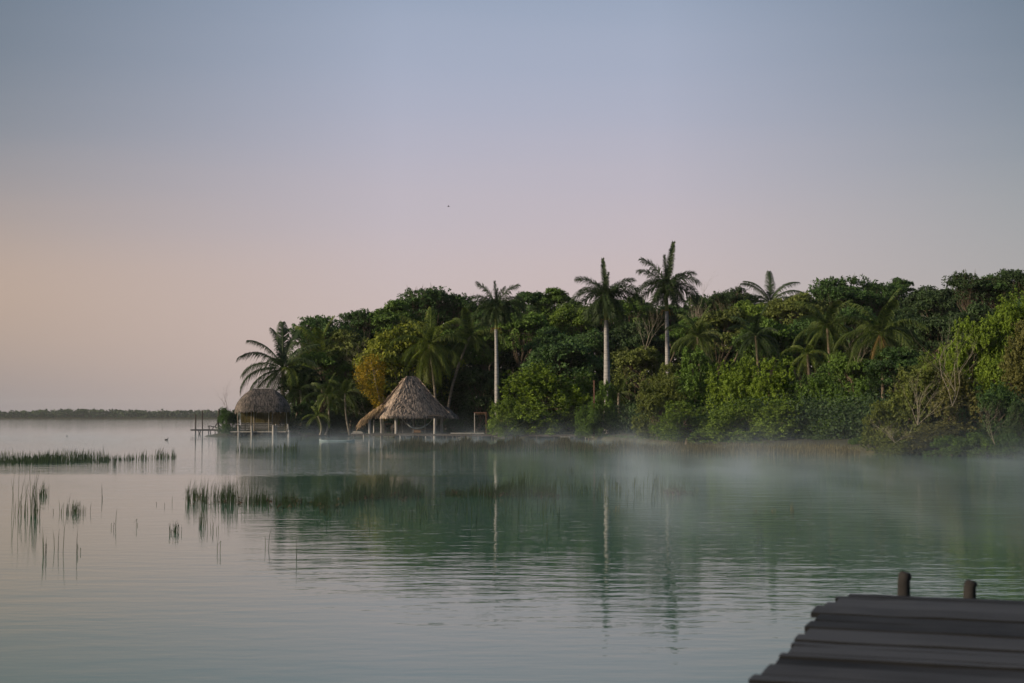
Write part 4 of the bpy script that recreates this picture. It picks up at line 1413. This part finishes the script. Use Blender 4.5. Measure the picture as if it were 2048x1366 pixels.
reeds('reed_bed', 'dense dark reed bed at the left edge beyond the calm water', band(1500, -30, 218, ip([0, 215], [924, 921]), 3.0), .46, M_reed, wid=.013, cat='reed bed')
reeds('reed_bed', 'thinning tail of reeds right of the dense left-edge bed', band(190, 215, 355, ip([215, 353], [921, 915]), 1.6, clumpy(.22, 1)), .42, M_reed, wid=.013, cat='reed bed')
reeds('reed_bed', 'faint reed bed in the mist in front of the small hut', band(300, 472, 600, ip([472, 600], [902, 900]), 1.5, clumpy(.12, 2)), .45, M_reed, wid=.015, cat='reed bed')
reeds('reed_bed', 'tan and green reed bed in front of the larger pavilion', band(5200, 765, 1140, ip([765, 1140], [897, 893]), 2.8, lambda x: min(1, (x - 755) / 60)), .62, M_reedtan, wid=.015, cat='reed bed')
reeds('reed_bed', 'pale tan reed bed along the foot of the waterside thicket', band(6500, 1110, 1720, ip([1110, 1300, 1720], [893, 900, 906]), 3.2), .52, M_reedtan, wid=.013, cat='reed bed')
reeds('reed_bed', 'low green reeds mixed along the front of the pavilion', band(500, 740, 1250, ip([740, 1250], [900, 902]), 2.0), .5, M_reed, wid=.017, cat='reed bed')
reeds('reed_bed', 'long dark reed bed across the middle water, left part', band(1000, 385, 700, ip([385, 520, 600, 660, 700], [1000, 1006, 1010, 1012, 1004]), 4.5, clumpy(.10, 0.5)), .50, M_reed, wid=.0048, root=45, cat='reed bed')
reeds('reed_bed', 'long dark reed bed across the middle water, middle part', band(1150, 690, 848, ip([690, 760, 850], [1000, 993, 990]), 4.0, clumpy(.13, 2.2)), .52, M_reed, wid=.0048, root=60, cat='reed bed')
reeds('reed_bed', 'brown-footed reed bed right of centre in the middle water', band(1250, 890, 1112, ip([905, 1112], [990, 992]), 3.0, clumpy(.06, 4)), .50, M_reed, wid=.0048, root=45, cat='reed bed')
reeds('reed_bed', 'sparse reeds linking the middle beds over open water', band(220, 640, 1120, ip([640, 1120], [1020, 1022]), 14), .38, M_reed, wid=.008, cat='reed bed')
reeds('reed_bed', 'sparse misty reeds spread left of the brown-rooted clump', band(150, 1120, 1330, ip([1120, 1330], [980, 985]), 12, clumpy(.11, 1)), .38, M_reed, wid=.009, cat='reed bed')
clumps = [
 (85, 991, 9, 60, .52, 'reed clump above the two left-hand clumps, standing alone'),
 (48, 1030, 26, 46, .80, 'loose tall reed clump nearest the left edge'),
 (72, 1033, 6, 30, .78, 'tight tall reeds right in the left-edge pair'),
 (145, 1026, 24, 110, .46, 'bushy reed clump right of the tall left-edge reeds'),
 (228, 1056, 10, 6, .42, 'two or three bent reeds in open water right of the bushy clump'),
 (204, 1000, 5, 4, .36, 'single faint reeds behind the bent ones'),
 (274, 1058, 4, 2, .34, 'lone short reed in open water'),
 (326, 1008, 18, 6, .36, 'three faint reeds left of the long middle bed'),
 (350, 1066, 16, 46, .36, 'small ragged reed clump left of the long bed front'),
 (378, 1003, 9, 40, .62, 'upright reed clump at the left tip of the long bed'),
 (406, 1050, 10, 34, .56, 'tight reeds standing just in front of the long bed tip'),
 (428, 1062, 14, 12, .42, 'bent reeds crossing in front of the long bed'),
 (438, 1104, 6, 3, .42, 'lone broken reed well in front of the long bed'),
 (88, 1112, 12, 8, .56, 'sparse reeds nearest the viewer at the left'),
 (112, 1104, 9, 6, .46, 'bent sparse reeds beside the nearest ones'),
 (158, 1108, 12, 7, .42, 'few faint reeds right of the nearest left ones'),
 (590, 1120, 6, 4, .40, 'lone reeds in the palm reflection'),
 (535, 1095, 14, 5, .42, 'scattered reeds in front of the long bed middle'),
 (652, 1030, 7, 26, .40, 'dark reed tuft below the long bed middle'),
 (1140, 944, 14, 46, .62, 'misty reed clump in the middle of the lagoon'),
 (1235, 984, 10, 30, .52, 'misty reed clump left of the brown-rooted one'),
 (1313, 965, 8, 34, .40, 'faint reed clump just behind the brown-rooted one'),
 (1352, 988, 22, 130, .44, 'reed clump with a reddish brown mat at its foot'),
 (1392, 985, 10, 24, .38, 'thin reeds right of the brown-rooted clump'),
 (1236, 1020, 26, 24, .30, 'short brown reeds in front of the misty clump'),
 (1512, 1022, 4, 12, .22, 'leftmost of three short rusty reed tufts in the dark reflection'),
 (1546, 1023, 4, 12, .22, 'middle of three short rusty reed tufts in the dark reflection'),
 (1585, 1023, 5, 16, .26, 'rightmost of three short rusty reed tufts in the dark reflection'),
 (1528, 925, 5, 12, .45, 'tiny reed tuft in front of the waterside thicket'),
 (229, 930, 5, 40, .40, 'dark reed tuft in front of the left bed tail'),
]
for (px, py, w_, n, h, lab) in clumps:
    pts = []
    for _ in range(max(2, int(n * .55))):
        p = onw(px + rng.normal(0, w_ * .5), py + rng.normal(0, 2.2)); pts.append((p.x, p.y))
    rust = 'rusty' in lab or 'short brown' in lab
    reeds('reed_clump', lab, pts, h, M_reedtan if rust else M_reed, wid=.0055 if py > 1000 else .008, bent=.2, kind='thing',
          group='reed clumps standing in the lagoon', cat='reeds', root=36 if 'mat' in lab else None)

# ------------------------------------------------------------------ birds
def bird(loc, label, s=1.0, rz=0):
    t = thing('bird', loc, label, 'bird', rz=rz)
    mb = MB()
    mb.tube([(-.24 * s, 0, .10 * s), (-.16 * s, 0, .06 * s), (0, 0, .05 * s), (.12 * s, 0, .08 * s), (.17 * s, 0, .17 * s), (.18 * s, 0, .24 * s), (.23 * s, 0, .255 * s), (.30 * s, 0, .24 * s)],
            [.01 * s, .06 * s, .10 * s, .07 * s, .035 * s, .04 * s, .035 * s, .008 * s], 8)
    mb.obj('body', M_bird, t, True)
bird(onw(333, 880), 'small dark water bird afloat left of the jetty', .8)
bird(onw(134, 873), 'tiny dark water bird afloat far to the left', .7, 2.0)
# flying bird
p = at(897, 413, 260)
t = thing('bird', p, 'tiny dark bird flying high in the pink sky', 'bird')
mb = MB(); mb.tube([(-.22, 0, 0), (0, 0, 0), (.22, 0, .02)], [.02, .07, .03], 6)
mb.quads([[(-.06, 0, .02), (.08, 0, .02), (.04, .5, .16), (-.06, .5, .14)], [(-.06, 0, .02), (.08, 0, .02), (.04, -.5, .16), (-.06, -.5, .14)]])
mb.obj('body', M_bird, t)

# ------------------------------------------------------------------ foreground pier
HP = 1.10                                        # deck height over the water
YAW = math.atan((2019 - 1024) / F)               # the pier points this far right of the view
ax = Vector((math.sin(YAW), math.cos(YAW), 0)); bx_ = Vector((math.cos(YAW), -math.sin(YAW), 0))
O = onw(1690, 1183, HP)
tp = thing('wooden_pier', O, 'weathered dark plank pier jutting in at the lower right corner', 'pier', rz=-YAW)
mb = MB()
y = 0.0; i = 0
while y > -5.2:
    wv = rng.choice([.09, .13, .17, .21, .25])
    ov = {0: -.04, 4: .03}.get(i, 0) + rng.normal(0, .014)
    tilt = rng.normal(0, .002); dz = rng.choice([0, .002, -.002, .003, .014, -.012])
    x0, x1 = -.02 - ov, 2.9
    gap = rng.choice([.006, .012, .02, .045])
    segs = 14
    V = []
    for k in range(segs + 1):
        s_ = k / segs; x = x0 + (x1 - x0) * s_
        ye = y + (rng.normal(0, .003)) + .012 * math.sin(i * 2.1 + s_ * 3); yb = y - wv + rng.normal(0, .003) + .012 * math.sin(i * 1.7 + s_ * 3)
        zt = dz + rng.normal(0, .0015)
        cupz = -.002
        V += [(x, ye, zt - .03), (x, ye, zt + tilt), (x, (ye + yb) / 2, zt - cupz), (x, yb, zt - tilt), (x, yb, zt - .03)]
    Q = []
    for k in range(segs):
        for j in (1, 2):
            Q.append((k * 5 + j, k * 5 + j + 1, (k + 1) * 5 + j + 1, (k + 1) * 5 + j))
    QS = []
    for k in range(segs):
        for j in (0, 3):
            QS.append((k * 5 + j, k * 5 + j + 1, (k + 1) * 5 + j + 1, (k + 1) * 5 + j))
        QS.append((k * 5 + 4, k * 5, (k + 1) * 5, (k + 1) * 5 + 4))
    tn = rng.uniform(0, 1)
    mb.raw(V, Q, tn)
    mb.raw(V, QS, -.7)                           # plank sides coloured near-black in place of shade in the gaps
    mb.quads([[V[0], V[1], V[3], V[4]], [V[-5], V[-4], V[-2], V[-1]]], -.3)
    y -= wv + gap; i += 1
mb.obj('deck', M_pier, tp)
for xx in (.35, 2.5):
    mb = MB(); mb.box((xx, -5.3, -.20), (xx + .12, -.1, -.055)); mb.obj('beam', M_darkwood, tp)
for (px, py, r, top) in ((1806, 1147, .038, 0), (1938, 1164, .037, 0)):
    q = onw(px, 1186 if px < 1900 else 1190, HP)
    Yq = q.y + .06
    a = at(px, py, Yq)
    r2 = r * .93
    loc = Matrix.Rotation(YAW, 4, 'Z') @ (Vector((a.x, Yq, 0)) - Vector((O.x, O.y, 0)))
    hh = a.z - HP
    mb = MB(); mb.tube([(loc.x - .02, loc.y + .02, -1.6), (loc.x, loc.y + .02, -.1), (loc.x + .004, loc.y + .02, hh * .6), (loc.x + .012, loc.y + .02, hh - .008), (loc.x + .016, loc.y + .02, hh + .006)], [r, r, r2, r * 1.02, r * .72], 7)
    mb.obj('post', M_postdark, tp, True)
for (xx, yy) in ((.4, -1.2), (.4, -3.6), (2.5, -1.2), (2.5, -3.6)):
    mb = MB(); mb.tube([(xx, yy, -1.6), (xx, yy, -.06)], .07, 8); mb.obj('pile', M_darkwood, tp)

# ------------------------------------------------------------------ haze and mist
def vol_box(name, lo, hi, label, build):
    mb = MB(); mb.box(lo, hi)
    m = bpy.data.materials.new(name + '_air')
    m.use_nodes = True
    t_ = m.node_tree
    t_.nodes.clear()
    out = t_.nodes.new('ShaderNodeOutputMaterial')
    pv = t_.nodes.new('ShaderNodeVolumePrincipled')
    t_.links.new(pv.outputs[0], out.inputs['Volume'])
    build(t_, pv)
    o = mb.obj(name, m)
    tag(o, label, name, kind='stuff')
    return o, m
def b_haze(t_, pv):
    pv.inputs['Color'].default_value = (.80, .86, .92, 1)
    pv.inputs['Density'].default_value = .00006
vol_box('haze', (-1950, -70, -1.5), (1950, 3100, 40), 'thin even haze over the whole lagoon', b_haze)
def b_mist(t_, pv):
    pv.inputs['Color'].default_value = (.66, .82, 1.0, 1)
    geo = t_.nodes.new('ShaderNodeNewGeometry')
    sp = t_.nodes.new('ShaderNodeSeparateXYZ'); t_.links.new(geo.outputs['Position'], sp.inputs[0])
    def nz(st, det, off=(0, 0, 0)):
        mp = t_.nodes.new('ShaderNodeMapping'); mp.inputs['Scale'].default_value = st; mp.inputs['Location'].default_value = off
        t_.links.new(geo.outputs['Position'], mp.inputs[0])
        n_ = t_.nodes.new('ShaderNodeTexNoise'); n_.inputs['Scale'].default_value = 1; n_.inputs['Detail'].default_value = det
        t_.links.new(mp.outputs[0], n_.inputs['Vector']); return n_.outputs['Fac']
    def mth(op, a, b_=None, c=None):
        n_ = t_.nodes.new('ShaderNodeMath'); n_.operation = op
        for i_, v_ in enumerate((a, b_, c)):
            if v_ is None: continue
            if isinstance(v_, (int, float)): n_.inputs[i_].default_value = v_
            else: t_.links.new(v_, n_.inputs[i_])
        return n_.outputs[0]
    def mr(v_, a, b_, c, d):
        n_ = t_.nodes.new('ShaderNodeMapRange'); n_.interpolation_type = 'SMOOTHSTEP'
        for i_, q in enumerate((a, b_, c, d)): n_.inputs[i_ + 1].default_value = q
        t_.links.new(v_, n_.inputs[0]); return n_.outputs[0]
    wisp = mr(nz((.40, .085, .50), 3.0), .42, .68, .10, 1.0)
    fall = mth('EXPONENT', mth('MULTIPLY', sp.outputs['Z'], -1.9))
    near = mth('MULTIPLY', mth('MULTIPLY', mr(sp.outputs['Y'], 15, 30, 0, 1), mr(sp.outputs['Y'], 42, 84, 1, .10)), mr(sp.outputs['X'], -4, 10, .08, 1.5))
    farm = mth('MULTIPLY', mr(sp.outputs['Y'], 60, 100, 0, .30), mr(sp.outputs['X'], 5, 22, 1, 0))
    edge = mth('ADD', near, farm)
    d = mth('MULTIPLY', mth('MULTIPLY', wisp, fall), edge)
    pv.inputs['Density'].default_value = 0
    t_.links.new(mth('MULTIPLY', mth('MULTIPLY', d, mr(nz((.045, .05, .05), 1.0), .38, .60, .45, 1.2)), .062), pv.inputs['Density'])
o, m = vol_box('mist', (-60, 13, .01), (62, 170, 2.6), 'low white morning mist drifting over the lagoon water', b_mist)
